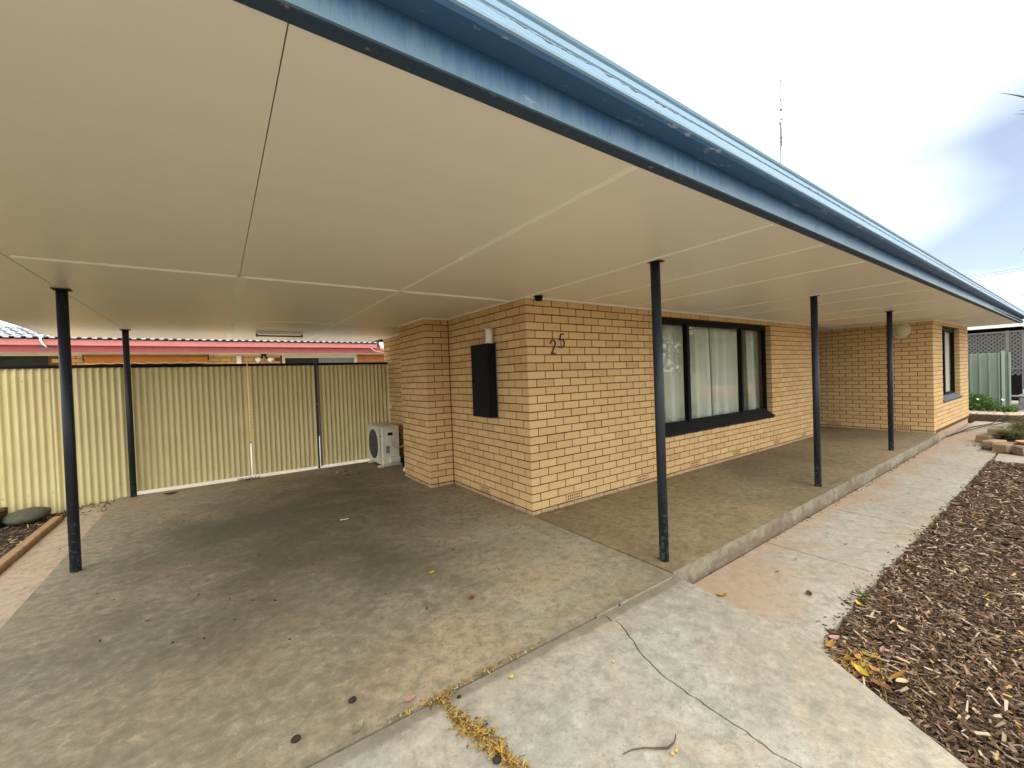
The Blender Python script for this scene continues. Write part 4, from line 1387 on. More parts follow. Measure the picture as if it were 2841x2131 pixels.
for col, x, y, L, lab in (('pink', 0.255, -2.515, 0.085, 'pink leaf at the mulch corner touching the path end'), ('orange', 0.163, -2.530, 0.085, 'smooth orange leaf at the tip of the mulch against the driveway'),
                          ('pink', 0.117, -2.575, 0.085, 'folded pink leaf at the driveway edge, next to the smooth orange leaf'), ('orange', 0.085, -2.632, 0.09, 'large curled orange leaf against the driveway edge'),
                          ('yellow', 0.097, -2.690, 0.07, 'narrow yellow leaf standing in the leaf pile by the driveway'), ('yellow', 0.045, -2.700, 0.08, 'yellow leaf at the near end of the leaf pile by the driveway'),
                          ('orange', 0.150, -2.826, 0.115, 'biggest orange leaf, bent up on the bark mulch'), ('tan', 0.110, -2.845, 0.075, 'pale tan leaf lying under the biggest orange leaf'),
                          ('brown', 0.000, -2.790, 0.085, 'brown pointed leaf on the mulch edge by the driveway'), ('tan', 0.666, -2.734, 0.06, 'pale straight wood chip standing out on the mulch'),
                          ('yellow', 0.219, -2.690, 0.07, 'olive yellow leaf on the mulch behind the leaf pile'), ('pink', 0.343, -2.717, 0.06, 'small red pink leaf out on the bark mulch'),
                          ('yellow', 0.80, -2.490, 0.06, 'bright yellow leaf on the path edge beside the small weed'), ('orange', 0.150, -2.655, 0.07, 'orange leaf on top of the leaf pile by the driveway'),
                          ('brown', 0.185, -2.640, 0.07, 'brown leaf in the leaf pile by the driveway'), ('orange', 0.115, -2.735, 0.06, 'crumpled orange leaf near the yellow one in the leaf pile')):
    leaf(col, x, y, -0.148, L, lab, L * 0.20, None, rb.uniform(0.006, 0.022), rb.uniform(0.3, 0.9), rb.uniform(-.55, .55))
# little dark fragments all over the carport floor
frag = [leaf_mesh('leaf_fragment', LM['dark'], L, w, 0.004, 0.4) for L, w in ((0.024, 0.005), (0.034, 0.006), (0.018, 0.006))]
fragp = [(-3.05, 0.05), (-2.80, 0.24), (-2.62, 0.02), (-2.49, -0.1), (-2.9, -0.35), (-2.75, -0.42), (-2.60, -0.30), (-2.37, -0.2), (-3.28, 0.55), (-3.40, 0.75), (-3.25, -0.05),
         (-3.1, 1.15), (-2.9, 0.95), (-2.4, 0.75), (-2.2, 0.45), (-2.06, 0.25), (-3.0, 2.4), (-2.7, 2.7), (-2.4, 2.9), (-2.2, 2.5), (-1.9, 2.2), (-1.7, 2.8), (-1.5, 2.4), (-1.2, 2.1), (-2.9, 3.3), (-2.5, 3.5), (-2.1, 3.3),
         (-1.6, 3.45), (-1.25, 3.2), (-1.0, 2.7), (-0.9, 1.8), (-1.4, 1.5), (-1.8, 1.1), (-2.1, 1.5), (-2.6, 1.9), (-0.55, 0.95), (-0.35, 0.5), (-0.7, 0.25), (-1.2, 0.6), (-1.75, -0.6), (-1.05, -0.25), (-0.95, -0.8), (-0.5, -0.7), (-1.6, -0.95), (-2.35, -0.75), (-3.3, 1.9), (-3.5, 2.9)]
for i, (x, y) in enumerate(fragp):
    o = place('leaf_fragment', frag[i % 3], (x, y, 0.003), rotz=rb.uniform(0, 6.28))
    tag(o, 'small dark dry leaf fragment on the stained carport floor', 'leaf', 'dry leaf fragments on the carport floor')
frp = [(-3.95, 0.55), (-4.05, 0.9), (-3.9, 1.35), (-4.02, 1.75), (-3.92, 2.3), (-4.1, 2.1), (-4.0, 0.2), (-3.93, 3.0)]
for i, (x, y) in enumerate(frp):
    o = place('leaf_fragment', frag[i % 3], (x, y, -0.029), rotz=rb.uniform(0, 6.28))
    tag(o, 'small dark dry leaf fragment on the pink side pavement', 'leaf', 'dry leaf fragments on the side pavement')
frv = [(2.1, -0.9), (2.9, -1.3), (4.3, -0.8), (5.2, -1.2), (1.3, -0.35), (0.45, -0.38), (7.1, -0.9)]
for i, (x, y) in enumerate(frv):
    o = place('leaf_fragment', frag[i % 3], (x, y, 0.003), rotz=rb.uniform(0, 6.28))
    tag(o, 'small dark dry leaf fragment on the verandah floor', 'leaf', 'dry leaf fragments on the verandah floor')
frq = [(1.25, -1.95), (1.9, -2.1), (2.7, -1.8), (3.3, -2.2), (3.6, -1.85), (4.2, -2.05), (4.9, -1.75), (5.3, -2.15), (5.9, -1.9), (6.8, -2.1), (7.3, -1.85), (7.8, -2.15), (8.6, -1.8), (0.9, -1.95)]
for i, (x, y) in enumerate(frq):
    o = place('leaf_fragment', frag[i % 3], (x, y, PZ + 0.004), rotz=rb.uniform(0, 6.28), scale=(1.1, 1.0, 1.0))
    tag(o, 'small brown leaf fragment on the concrete path', 'leaf', 'dry leaf fragments on the path')
# paper scraps
for x, y, rz, s in ((0.26, -0.10, 0.3, 1.0), (0.93, -0.13, 0.1, 0.8)):
    T = Matrix.Translation((x, y, 0.004)) @ Matrix.Rotation(rz, 4, 'Z') @ Matrix.Rotation(0.06, 4, 'X')
    o = MB().cbox((-0.05 * s, -0.022 * s, -0.002), (0.05 * s, 0.022 * s, 0.002), 0.001, M=T).build('chip_of_mortar', M['stone'])
    tag(o, 'flat grey mortar chip beside the brick corner' if x < 0.5 else 'flat grey mortar chip under the second vent brick', 'mortar chip')
o = MB().tube([(-1.63, 1.235, 0.004), (-1.585, 1.215, 0.006), (-1.545, 1.225, 0.004)], 0.004, 5).build('paper_strip', M['white_plastic'])
tag(o, 'thin white paper strip on the carport floor near the pier', 'paper')


def pod(x, y, z, r, label):
    o = boulder('seed_pod', (x, y, z + r * 0.55), (r, r * 0.82, r * 0.6), M['pod'], x * 7, rough=0.18)
    return tag(o, label, 'seed pod', 'dark seed pods on the concrete')


M['pod'] = plain('dark_pod', (0.030, 0.020, 0.014), 0.8, 0.2, 0.4, 40, 0, 0.5)
pod(-2.183, -1.45, 0, 0.018, 'dark round seed pod on the carport floor, the right one of two')
pod(-2.425, -1.523, 0, 0.019, 'dark seed pod at the bottom edge of the carport floor, the left one of two')
pod(-1.812, -2.09, DZ, 0.019, 'dark seed pod beside the yellow flower litter in the driveway crack')
pod(-1.776, -1.714, DZ, 0.011, 'smallest dark seed pod, just past the joint by the flower litter')
tw = MB().tube([(-1.411, -2.36, DZ + .004), (-1.37, -2.372, DZ + .008), (-1.329, -2.397, DZ + .01), (-1.29, -2.427, DZ + .008), (-1.255, -2.451, DZ + .008), (-1.22, -2.455, DZ + .012), (-1.197, -2.447, DZ + .014), (-1.180, -2.436, DZ + .012)], [0.0012, 0.0022, 0.003, 0.0034, 0.0036, 0.0034, 0.0028, 0.0015], 6)
o = tw.build('twig', M['twig'] if 'twig' in M else M['darktimber']); tag(o, 'thin curved brown twig on the pale driveway by two yellow petals', 'twig')
# leaf drift against the gates
o = chips('leaf_drift', M['chips'], 70, (-2.42, -2.12, 4.15, 4.36), 0.003, (0.02, 0.06), 9, 0.02); o['kind'] = 'stuff'
o = chips('leaf_drift', M['chips'], 26, (-1.20, -0.80, 3.35, 3.75), 0.003, (0.02, 0.07), 10, 0.01); o['kind'] = 'stuff'
# weed at the path edge
wd = thing('weed', (0.895, -2.483, -0.15), 'small green weed at the mulch edge beside the path', 'weed')
for i in range(9):
    a = i * 0.7; L = 0.026 + 0.014 * (i % 3)
    place('leaf', leaf_mesh('leaf', M['green'], L, L * 0.28, 0.01, 0.2), (0.895 + 0.025 * math.cos(a), -2.483 + 0.025 * math.sin(a), -0.125 + 0.006 * (i % 4)), parent=wd, rot=(0, -0.5, a))

# ================================================================== NEIGHBOUR'S HOUSE
nb = thing('neighbour_house', (-2, 9.2, 0), 'neighbouring orange brick house with red gutter behind the corrugated gates', 'house')
NY = 9.2
wcore = MB()
wcore.box((-9.5, NY + 0.006, -0.2), (-1.20, NY + 0.25, 2.262)); wcore.box((0.74, NY + 0.006, -0.2), (3.2, NY + 0.25, 2.262)); wcore.box((-1.20, NY + 0.10, -0.2), (0.74, NY + 0.25, 2.262))
wcore.build('wall', M['mortar'], nb)
nbm = {}
nbs = MB()
for k in range(26):
    z = 2.262 - (k + 1) * 0.086 + 0.005
    s = -9.4 + (0.12 if k % 2 else 0)
    while s < 1.6:
        e = s + 0.23
        x0, x1 = s, e
        ok = not (x1 > -1.20 and x0 < 0.74)
        if x0 < -5.49: ok = ok and (z < 0.9)
        if ok:
            if k < 3 and x0 > -5.6 and (x1 < -4.7 or x0 > -2.95):
                if 'b' not in nbm: nbm['b'] = MB().cbox((-0.115, 0, 0), (0.115, 0.1, 0.0765), 0.003).mesh('brick', M['nb_brick'])
                place('brick', nbm['b'], ((x0 + x1) / 2, NY, z), parent=nb)
            elif x0 > -5.6: nbs.cbox((x0, NY, z), (x1, NY + 0.1, z + 0.0765), 0.003)
        s += 0.24
nbs.build('brickwork', M['nb_brick'], nb, 'stuff')
MB().box((-9.6, 8.64, 2.2625), (3.3, NY + 0.3, 2.275)).build('eave', M['nb_eave'], nb)
MB().box((-9.6, NY - 0.03, 2.235), (-1.205, NY - 0.0005, 2.262)).build('eave_mould', M['nb_eave'], nb)
MB().box((-9.6, 8.60, 2.27), (3.3, 8.639, 2.43)).build('fascia', M['nb_red'], nb)
pr = [(0, 8.599, 2.405), (0, 8.50, 2.400), (0, 8.485, 2.405), (0, 8.483, 2.425), (0, 8.490, 2.435), (0, 8.488, 2.455), (0, 8.494, 2.463), (0, 8.490, 2.500), (0, 8.482, 2.508), (0, 8.486, 2.518), (0, 8.500, 2.518), (0, 8.505, 2.42), (0, 8.599, 2.42)]
MB().extrude(pr, (-9.6, 0, 0), (1.12, 0, 0)).build('gutter', M['nb_redlight'], nb)
MB().extrude([(0, y, z - 0.02) for _, y, z in pr], (1.03, 0.08, 0), (1.9, 0.35, 0)).build('gutter', M['nb_red'], nb)
# roof tiles: two rolls each, laid in rows
def tile_mesh():
    vs, fs = [], []
    n = 12
    prof = []
    for i in range(n + 1):
        t = i / n
        u = (t * 2) % 1.0
        h = 0.030 if (u > 0.45 and u < 0.93) else 0.0
        prof.append((t * 0.30 - 0.15, h))
    prof = [(-0.15, 0.0), (-0.082, 0.0), (-0.068, 0.028), (-0.014, 0.028), (0.0, 0.0), (0.068, 0.0), (0.082, 0.028), (0.136, 0.028), (0.15, 0.0)]
    for (x, h) in prof:
        vs += [(x, 0, h), (x, 0.37, h), (x, 0, h - 0.022), (x, 0.37, h - 0.022)]
    for i in range(len(prof) - 1):
        a = 4 * i
        fs += [(a, a + 4, a + 5, a + 1), (a + 2, a + 3, a + 7, a + 6)]
    b = len(fs)
    ed = [(4 * i, 4 * i + 2, 4 * i + 6, 4 * i + 4) for i in range(len(prof) - 1)]
    mb = MB(); mb.add(vs, fs, False, 0); mb.add(vs, ed, False, 1)
    return mb.mesh('roof_tile', [M['tile'], M['tile_end']])


tm = tile_mesh()
PIT = math.radians(15.0)
for r in range(4):
    yb, zb2 = 8.46 + r * 0.335 * math.cos(PIT), 2.535 + r * 0.335 * math.sin(PIT)
    for i in range(36):
        x = -8.6 + i * 0.301
        if x > 1.15: break
        place('roof_tile', tm, (x, yb, zb2 + 0.012), parent=nb, rot=(PIT - 0.055, 0, rb.uniform(-.006, .006)))
rb2 = MB()
rb2.add([(-9.6, 8.52, 2.505), (3.2, 8.52, 2.505), (3.2, 9.75, 2.83), (-9.6, 9.75, 2.83), (3.2, 14, 1.9), (-9.6, 14, 1.9)], [(0, 1, 2, 3), (3, 2, 4, 5)])
rb2.build('roof', M['tile_end'], nb)
for i in range(12):
    x = -9.4 + i * 0.36
    MB().extrude([(0, 9.58, 2.83), (0, 9.63, 2.885), (0, 9.74, 2.905), (0, 9.85, 2.885), (0, 9.9, 2.83)], (x, 0, 0), (x + 0.352, 0, 0)).build('ridge_tile', M['tile'], nb)
MB().box((-7.6, NY - 0.012, 0.9), (-5.50, NY + 0.02, 2.258)).build('window', M['nb_glass'], nb)
aw = MB()
aw.tube([(-4.92, 8.98, 2.18), (-2.80, 8.98, 2.18)], 0.055, 14)
awn = aw.build('awning', M['orange'], nb)
vs, fs = [], []
n = 130
for i in range(n + 1):
    x = -4.90 + 2.09 * i / n
    zz = 2.062 - 0.022 * abs(math.sin(math.pi * (x + 4.90) / 0.26))
    vs += [(x, 8.922, 2.19), (x, 8.918, zz), (x, 8.919, zz + 0.007), (x, 8.9165, zz), (x, 8.9165, zz + 0.007)]
fs = [(5 * i, 5 * i + 5, 5 * i + 6, 5 * i + 1) for i in range(n)]
fs2 = [(5 * i + 4, 5 * i + 9, 5 * i + 8, 5 * i + 3) for i in range(n)]
mv = MB(); mv.add(vs, fs, False, 0); mv.add(vs, fs2, False, 1)
mv.build('valance', [M['orange'], M['nb_eave']], awn)
for x in (-4.935, -2.805): MB().cbox((x, 8.93, 2.12), (x + 0.022, 9.15, 2.235), 0.003).build('bracket', M['black'], awn)
MB().box((-4.80, NY - 0.014, 0.9), (-2.90, NY + 0.02, 2.05)).build('window', M['nb_glass'], nb)
MB().cbox((-2.222, 9.10, 0.2), (-2.118, 9.194, 2.2345), 0.01).build('pipe_box', M['white_plastic'], nb)
df = MB()
df.box((-1.198, NY - 0.02, -0.1), (-1.135, NY + 0.099, 2.2615)); df.box((0.655, NY - 0.02, -0.1), (0.738, NY + 0.099, 2.2615)); df.box((-1.134, NY - 0.02, 2.17), (0.654, NY + 0.099, 2.2615))
dfo = df.build('door_frame', M['nb_eave'], nb)
MB().box((-1.134, NY + 0.02, -0.1), (-0.30, NY + 0.05, 2.169)).build('screen_door', M['nb_glass'], dfo)
MB().box((-0.299, NY + 0.03, -0.1), (0.654, NY + 0.06, 2.169)).build('screen_door', M['nb_grey'], dfo)
MB().cbox((0.742, NY - 0.03, 1.2), (1.70, NY - 0.002, 2.233), 0.004).build('timber_panel', M['orangewood'], nb)
fl2 = MB().cbox((-1.70, 8.93, 2.222), (-1.575, 9.05, 2.2620), 0.006).build('floodlight', M['black'], nb)
for s in (-1, 1):
    MB().tube([(-1.637 + s * 0.02, 8.97, 2.22), (-1.637 + s * 0.05, 8.95, 2.17), (-1.637 + s * 0.09, 8.93, 2.14)], [0.014, 0.026, 0.035], 10).build('lamp_holder', M['black'], fl2)
    MB().cyl((-1.637 + s * 0.085, 8.93, 2.145), (-1.637 + s * 0.165, 8.90, 2.095), 0.036, 0.066, n=18).build('lamp', M['white_plastic'], fl2)
MB().tube([(-5.42, 8.62, 2.60), (-5.41, 8.47, 2.56), (-5.40, 8.42, 2.50), (-5.37, 8.41, 2.42), (-5.33, 8.45, 2.36)], [0.022, 0.02, 0.018, 0.016, 0.012], 8).build('strap', M['white_plastic'], nb)
MB().cbox((-5.47, 8.575, 2.325), (-5.26, 8.599, 2.365), 0.004).build('strap_plate', M['mast'], nb)
MB().tube([(1.10, 8.05, 2.62), (1.10, 8.05, 2.47), (1.12, 8.06, 2.40), (1.18, 8.08, 2.355), (1.30, 8.12, 2.35), (1.6, 8.3, 2.35)], 0.055, 14).build('downpipe', M['white_plastic'], nb)
MB().tube([(0.88, 8.3, 2.39), (1.0, 8.25, 2.30), (1.35, 8.2, 2.22)], 0.006, 6).build('wire', M['white_plastic'], nb)
# a low white bin glimpsed through the gate gaps keeps out; tree beyond


def leaf_cloud(name, mat, n, centres, size, seed, parent=None, kind=None):
    rng = np.random.default_rng(seed)
    V, F = [], []
    for _ in range(n):
        c, r = centres[rng.integers(len(centres))]
        d = rng.normal(0, 1, 3); d /= np.linalg.norm(d)
        q = np.array(c) + d * np.array(r) * rng.random() ** 0.45
        a = rng.normal(0, 1, 3); a /= np.linalg.norm(a)
        b = np.cross(a, rng.normal(0, 1, 3)); b /= np.linalg.norm(b)
        L = size * rng.uniform(0.6, 1.4)
        k = len(V)
        V += [q - a * L, q + b * L * 0.35, q + a * L, q - b * L * 0.35]
        F.append((k, k + 1, k + 2, k + 3))
    return MB().add(V, F).build(name, mat, parent, kind)


tr = thing('tree', (-13.5, 20, 0), 'grey green tree behind the roof at the far left', 'tree')
MB().tube([(-13.5, 20, -0.2), (-13.4, 20, 2), (-13.6, 20.1, 4), (-13.3, 20, 6)], [0.28, 0.24, 0.18, 0.08], 10).build('trunk', M['bark'], tr)
for i in range(5):
    a = i * 1.3
    MB().tube([(-13.45, 20, 2.4 + 0.4 * i), (-13.45 + 1.2 * math.cos(a), 20 + 1.2 * math.sin(a), 3.6 + 0.4 * i), (-13.45 + 2.2 * math.cos(a), 20 + 2.2 * math.sin(a), 4.4 + 0.4 * i)], [0.10, 0.06, 0.02], 7).build('branch', M['bark'], tr)
cs = [((-13.4 + 1.9 * math.cos(i * 1.1), 20 + 1.9 * math.sin(i * 1.1), 3.6 + 0.42 * (i % 6)), (1.1, 1.1, 0.8)) for i in range(11)]
leaf_cloud('crown', M['tree'], 5200, cs, 0.11, 5, tr)

# ================================================================== RIGHT END: SIDE YARD
o = MB().cbox((13.56, -6.0, -0.20), (13.72, -1.15, 0.015), 0.012).build('timber_sleeper', M['darktimber']); tag(o, 'dark timber sleeper across the far end of the path', 'timber edging')
o = MB().prism([(13.72, -7), (17.4, -7), (17.4, 2), (13.72, 2)], -0.215, -0.04).build('side_bed_soil', M['soil']); o['kind'] = 'structure'
pb = MB()
rng = np.random.default_rng(8)
for i in range(950):
    x, y = rng.uniform(13.75, 15.4), rng.uniform(-3.6, -0.9)
    r = rng.uniform(0.025, 0.075)
    T = Matrix.Translation((x, y, -0.035 + r * 0.3)) @ Matrix.Rotation(rng.uniform(0, 6.28), 4, 'Z') @ Matrix.Rotation(rng.normal(0, .3), 4, 'X')
    pb.cbox((-r, -r * 0.75, -r * 0.4), (r, r * 0.75, r * 0.4), r * 0.25, M=T)
o = pb.build('pebbles', M['pebble']); o['kind'] = 'stuff'

gf = thing('green_fence', (15.2, -1.2, 0), 'pale green ribbed steel fence panel past the far brick corner', 'fence')
prof = []
y = -0.35
while y > -1.80:
    prof += [(15.2, y), (15.2, y - 0.125), (15.155, y - 0.14), (15.155, y - 0.165), (15.2, y - 0.18)]
    y -= 0.18
vs = []
for (x, yy) in prof: vs += [(x, yy, -0.06), (x, yy, 1.615)]
fs = [(2 * i, 2 * i + 1, 2 * i + 3, 2 * i + 2) for i in range(len(prof) - 1)]
b = len(vs); vs += [(x + 0.002, yy, z) for x, yy, z in vs]; fs += [tuple(b + q for q in reversed(f)) for f in fs]
MB().add(vs, fs).build('sheet', M['greensheet'], gf)
MB().cbox((15.14, -1.865, -0.1), (15.21, -1.805, 1.66), 0.004).build('end_post', M['greenpost'], gf)

bw = thing('block_wall', (15.7, -2.5, -0.05), 'low grey concrete block wall right of the green fence', 'wall')
for k in range(2):
    for i in range(6):
        y = -1.88 - i * 0.40 - (0.2 if k else 0)
        MB().cbox((15.6, y - 0.39, -0.04 + k * 0.2), (15.79, y, 0.152 + k * 0.2), 0.008).build('block', M['blockwall'], bw)
MB().cbox((15.58, -4.4, 0.356), (15.81, -1.90, 0.40), 0.008).build('coping', M['blockwall'], bw)
o = MB().cbox((16.0, -2.42, 0.40), (16.25, -2.12, 0.56), 0.02).build('white_block', M['white_plastic']); tag(o, 'pale block standing on the low wall at the right edge', 'block')
MB().box((15.82, -2.6, -0.04), (16.4, -2.05, 0.40)).build('footing', M['blockwall'], bw)

la = thing('lattice_screen', (17.3, -1.5, 0), 'grey timber lattice screen under a white gutter beyond the green fence', 'lattice screen')
LX = 17.3
for y in (0.2, -1.735, -2.05): MB().cbox((LX - 0.03, y - 0.035, -0.05), (LX + 0.05, y + 0.035, 2.30), 0.005).build('post', M['latticeframe'], la)
MB().cbox((LX - 0.045, -2.4, 2.235), (LX - 0.0305, 0.25, 2.285), 0.004).build('rail', M['latticeframe'], la)
MB().cbox((LX - 0.045, -2.4, 1.10), (LX - 0.0305, -1.70, 1.135), 0.004).build('rail', M['latticeframe'], la)
sl = 0
for fam in (1, -1):
    for i in range(-40, 40):
        c0 = i * 0.118
        # line: y = c0 + fam * (z - 1.6) * 1.0
        za, zb3 = 0.93, 2.232
        ya, yb = c0 + fam * (za - 1.6), c0 + fam * (zb3 - 1.6)
        y0, y1 = -2.38, 0.15
        # clip to the panel
        pts = [(ya, za), (yb, zb3)]
        def clip(p, q):
            (a, b_), (c, d) = p, q
            if a < y0 and c < y0 or a > y1 and c > y1: return None
            out = []
            for (u, v), (s, t) in ((p, q), (q, p)):
                if u < y0: v = v + (t - v) * (y0 - u) / (s - u); u = y0
                elif u > y1: v = v + (t - v) * (y1 - u) / (s - u); u = y1
                out.append((u, v))
            return out
        r_ = clip(*pts)
        if not r_: continue
        (p0y, p0z), (p1y, p1z) = r_
        if math.dist(r_[0], r_[1]) < 0.1: continue
        xx = LX - 0.018 + (0.009 if fam > 0 else 0.0)
        d = Vector((0, p1y - p0y, p1z - p0z)).normalized(); s = Vector((0, -d.z, d.y)) * 0.024; t = Vector((0.004, 0, 0))
        A, B = Vector((xx, p0y, p0z)), Vector((xx, p1y, p1z))
        MB().add([A - s - t, A + s - t, A + s + t, A - s + t, B - s - t, B + s - t, B + s + t, B - s + t],
                 [(0, 1, 2, 3), (7, 6, 5, 4), (0, 4, 5, 1), (1, 5, 6, 2), (2, 6, 7, 3), (3, 7, 4, 0)]).build('slat', M['lattice'], la)
MB().extrude([(LX - 0.14, 0, 2.40), (LX - 0.02, 0, 2.40), (LX - 0.02, 0, 2.47), (LX - 0.15, 0, 2.47)], (0, -2.12, 0), (0, 0.6, 0)).build('gutter', M['trim'], la)
MB().tube([(LX - 0.09, -2.06, 2.42), (LX - 0.09, -2.14, 2.36), (LX - 0.09, -2.26, 2.26), (LX - 0.09, -2.30, 2.20), (LX - 0.09, -2.30, 0.0)], 0.04, 12).build('downpipe', M['trim'], la)
sh = MB(); sh.add([(21, -4, -0.1), (21, 2, -0.1), (21, 2, 2.55), (21, -4, 2.55), (17.2, 2, -0.1), (17.2, 2, 2.55), (17.2, -2.5, 2.48), (17.2, 0.6, 2.48), (21, -2.5, 2.55), (21, 0.6, 2.55)], [(0, 1, 2, 3), (1, 4, 5, 2), (6, 7, 9, 8)])
sh.build('shed_lining', M['dark'], la)  # dark sheets; the shade inside the shed is painted as their colour


# shrub, tufts
def blades(name, mat, c, n, h, spread, seed, parent=None, w=0.008, droop=0.5):
    rng = np.random.default_rng(seed)
    V, F = [], []
    for _ in range(n):
        a = rng.uniform(0, 2 * math.pi); r0 = spread * 0.25 * rng.random()
        out = rng.uniform(0.15, 1.0) * spread
        H = h * rng.uniform(0.5, 1.1)
        p0 = Vector((c[0] + r0 * math.cos(a), c[1] + r0 * math.sin(a), c[2]))
        s = Vector((-math.sin(a), math.cos(a), 0))
        b = len(V)
        for i in range(5):
            t = i / 4
            p = p0 + Vector((math.cos(a) * out * t ** 1.5, math.sin(a) * out * t ** 1.5, H * (t - droop * t ** 3)))
            ww = w * (1 - t * 0.95)
            V += [p + s * ww, p - s * ww]
        for i in range(4): F.append((b + 2 * i, b + 2 * i + 1, b + 2 * i + 3, b + 2 * i + 2))
    return MB().add(V, F).build(name, mat, parent)


sb_ = thing('shrub', (14.75, -1.45, -0.04), 'bright green leafy shrub with small white flowers before the green fence', 'shrub')
leaf_cloud('foliage', M['green'], 1500, [((14.8, -1.50, 0.25), (0.34, 0.30, 0.25)), ((14.7, -1.62, 0.15), (0.28, 0.30, 0.16)), ((14.9, -1.35, 0.32), (0.24, 0.26, 0.20)), ((14.7, -1.95, 0.09), (0.25, 0.20, 0.10)), ((14.7, -1.18, 0.14), (0.2, 0.2, 0.14))], 0.042, 12, sb_)
for i in range(7):
    MB().tube([(14.78, -1.5, -0.04), (14.7 + 0.1 * math.cos(i), -1.5 + 0.25 * math.sin(i * 2), 0.12), (14.7 + 0.2 * math.cos(i), -1.5 + 0.4 * math.sin(i * 2), 0.3)], [0.008, 0.006, 0.003], 5).build('stem', M['green'], sb_)
for i in (0, 2, 5):
    place('flower', MB().cyl((0, 0, 0), (0, 0, 0.008), 0.026, 0.03, n=10).mesh('flower', M['daisy']), (14.50 + 0.05 * (i % 3), -1.12 - 0.15 * i, 0.24 + 0.05 * (i % 3)), parent=sb_, rot=(0.5, -0.7, 0))
for i, (x, y, z, n, h, sp, lab) in enumerate(((9.55, -2.42, -0.06, 520, 0.34, 0.50, 'dry grassy plant spilling over the stone edged bed'), (10.6, -2.50, -0.05, 420, 0.40, 0.55, 'second grassy clump in the stone edged bed, behind the first'), (12.6, -2.55, -0.1, 260, 0.45, 0.55, 'grassy clump near the far timber sleeper'))):
    t = thing('grass_clump', (x, y, z), lab, 'grass')
    blades('blade', M['dullgreen'], (x, y, z), n, h, sp, 30 + i, t, 0.007, 0.6)['kind'] = 'stuff'
o = MB().prism([(8.26, -6), (13.55, -6), (13.55, -2.62), (11.0, -2.30), (9.9, -2.16), (9.2, -2.24), (8.5, -2.42)], -0.215, -0.075).build('stone_bed_soil', M['soil']); o['kind'] = 'structure'


def rock(x, y, sx, sy, sz, rz, label, seed):
    rnd = random.Random(seed)
    T = Matrix.Translation((x, y, PZ + sz / 2 - 0.01)) @ Matrix.Rotation(rz, 4, 'Z')
    mb = MB().cbox((-sx, -sy, -sz / 2), (sx, sy, sz / 2), 0.014, M=T)
    mb.v = [(a + rnd.uniform(-.018, .018), b_ + rnd.uniform(-.018, .018), c + rnd.uniform(-.010, .010)) for a, b_, c in mb.v]
    return tag(mb.build('edging_stone', M['stone']), label, 'edging stone', 'sandstone blocks edging the bed')


rock(8.52, -2.47, 0.20, 0.10, 0.15, -0.32, 'biggest sandstone block at the front corner of the stone edged bed', 1)
rock(8.98, -2.27, 0.17, 0.09, 0.12, -0.45, 'flat sandstone block second from the front of the stone edged bed', 2)
rock(8.25, -2.72, 0.13, 0.12, 0.15, -0.9, 'sandstone block cut by the right edge of the picture', 3)
rock(9.55, -2.13, 0.22, 0.10, 0.16, -0.2, 'mossy long sandstone block where the path bends round the bed', 4)
rock(10.45, -2.16, 0.26, 0.10, 0.20, 0.05, 'farthest sandstone block along the path by the grass clumps', 5)
sc_ = MB()
for r0, z0, r1, z1 in ((0.09, 0.03, 0.155, 0.075), ):
    n = 28
    vs = []
    for (r, z) in ((0.10, 0.0), (0.16, 0.055), (0.168, 0.06), (0.168, 0.07), (0.150, 0.07), (0.095, 0.015)):
        for k in range(n): vs.append((8.50 + r * math.cos(2 * math.pi * k / n), -2.72 + r * math.sin(2 * math.pi * k / n), -0.03 + z))
    fs = [(j * n + k, j * n + (k + 1) % n, (j + 1) * n + (k + 1) % n, (j + 1) * n + k) for j in range(5) for k in range(n)]
    fs.append(tuple(5 * n + k for k in range(n)))
    sc_.add(vs, fs, True)
o = sc_.build('pot_saucer', M['terracotta']); tag(o, 'round terracotta saucer inside the stone edged bed', 'pot')
for pts, lab in (([(9.86, -1.545, PZ + .012), (10.6, -1.60, PZ + .02), (11.6, -1.80, PZ + .05), (12.6, -2.05, PZ + .07), (13.62, -2.30, 0.03), (15.0, -2.6, 0.1)], 'thick black cable running from the house corner across the path'),
                 ([(9.80, -1.535, PZ + .01), (10.7, -1.58, PZ + .012), (11.8, -1.62, PZ + .014), (12.8, -1.85, PZ + .02), (13.55, -2.05, 0.03)], 'thin black cable lying behind the thick one on the path')):
    o = MB().tube(pts, 0.011 if 'thick' in lab else 0.006, 8).build('cable', M['cable']); tag(o, lab, 'cable', 'cables on the path')
o = chips('leaf_drift', M['chips'], 60, (8.7, 9.6, -2.2, -1.95), PZ + 0.003, (0.02, 0.06), 15, 0.02, lambda x, y: y < -2.02 - 0.1 * (x - 9.2)); o['kind'] = 'stuff'

# ================================================================== SKYLINE: ANTENNA, WIRES, SPIKY PLANT, STREET
def ray(u, v, t):
    """point t metres deep behind the photograph's pixel (u, v)"""
    f = 1156.457
    return camP + camM @ (Vector(((u - 1420.5) / f, -(v - 1065.5) / f, -1.0)) * t)


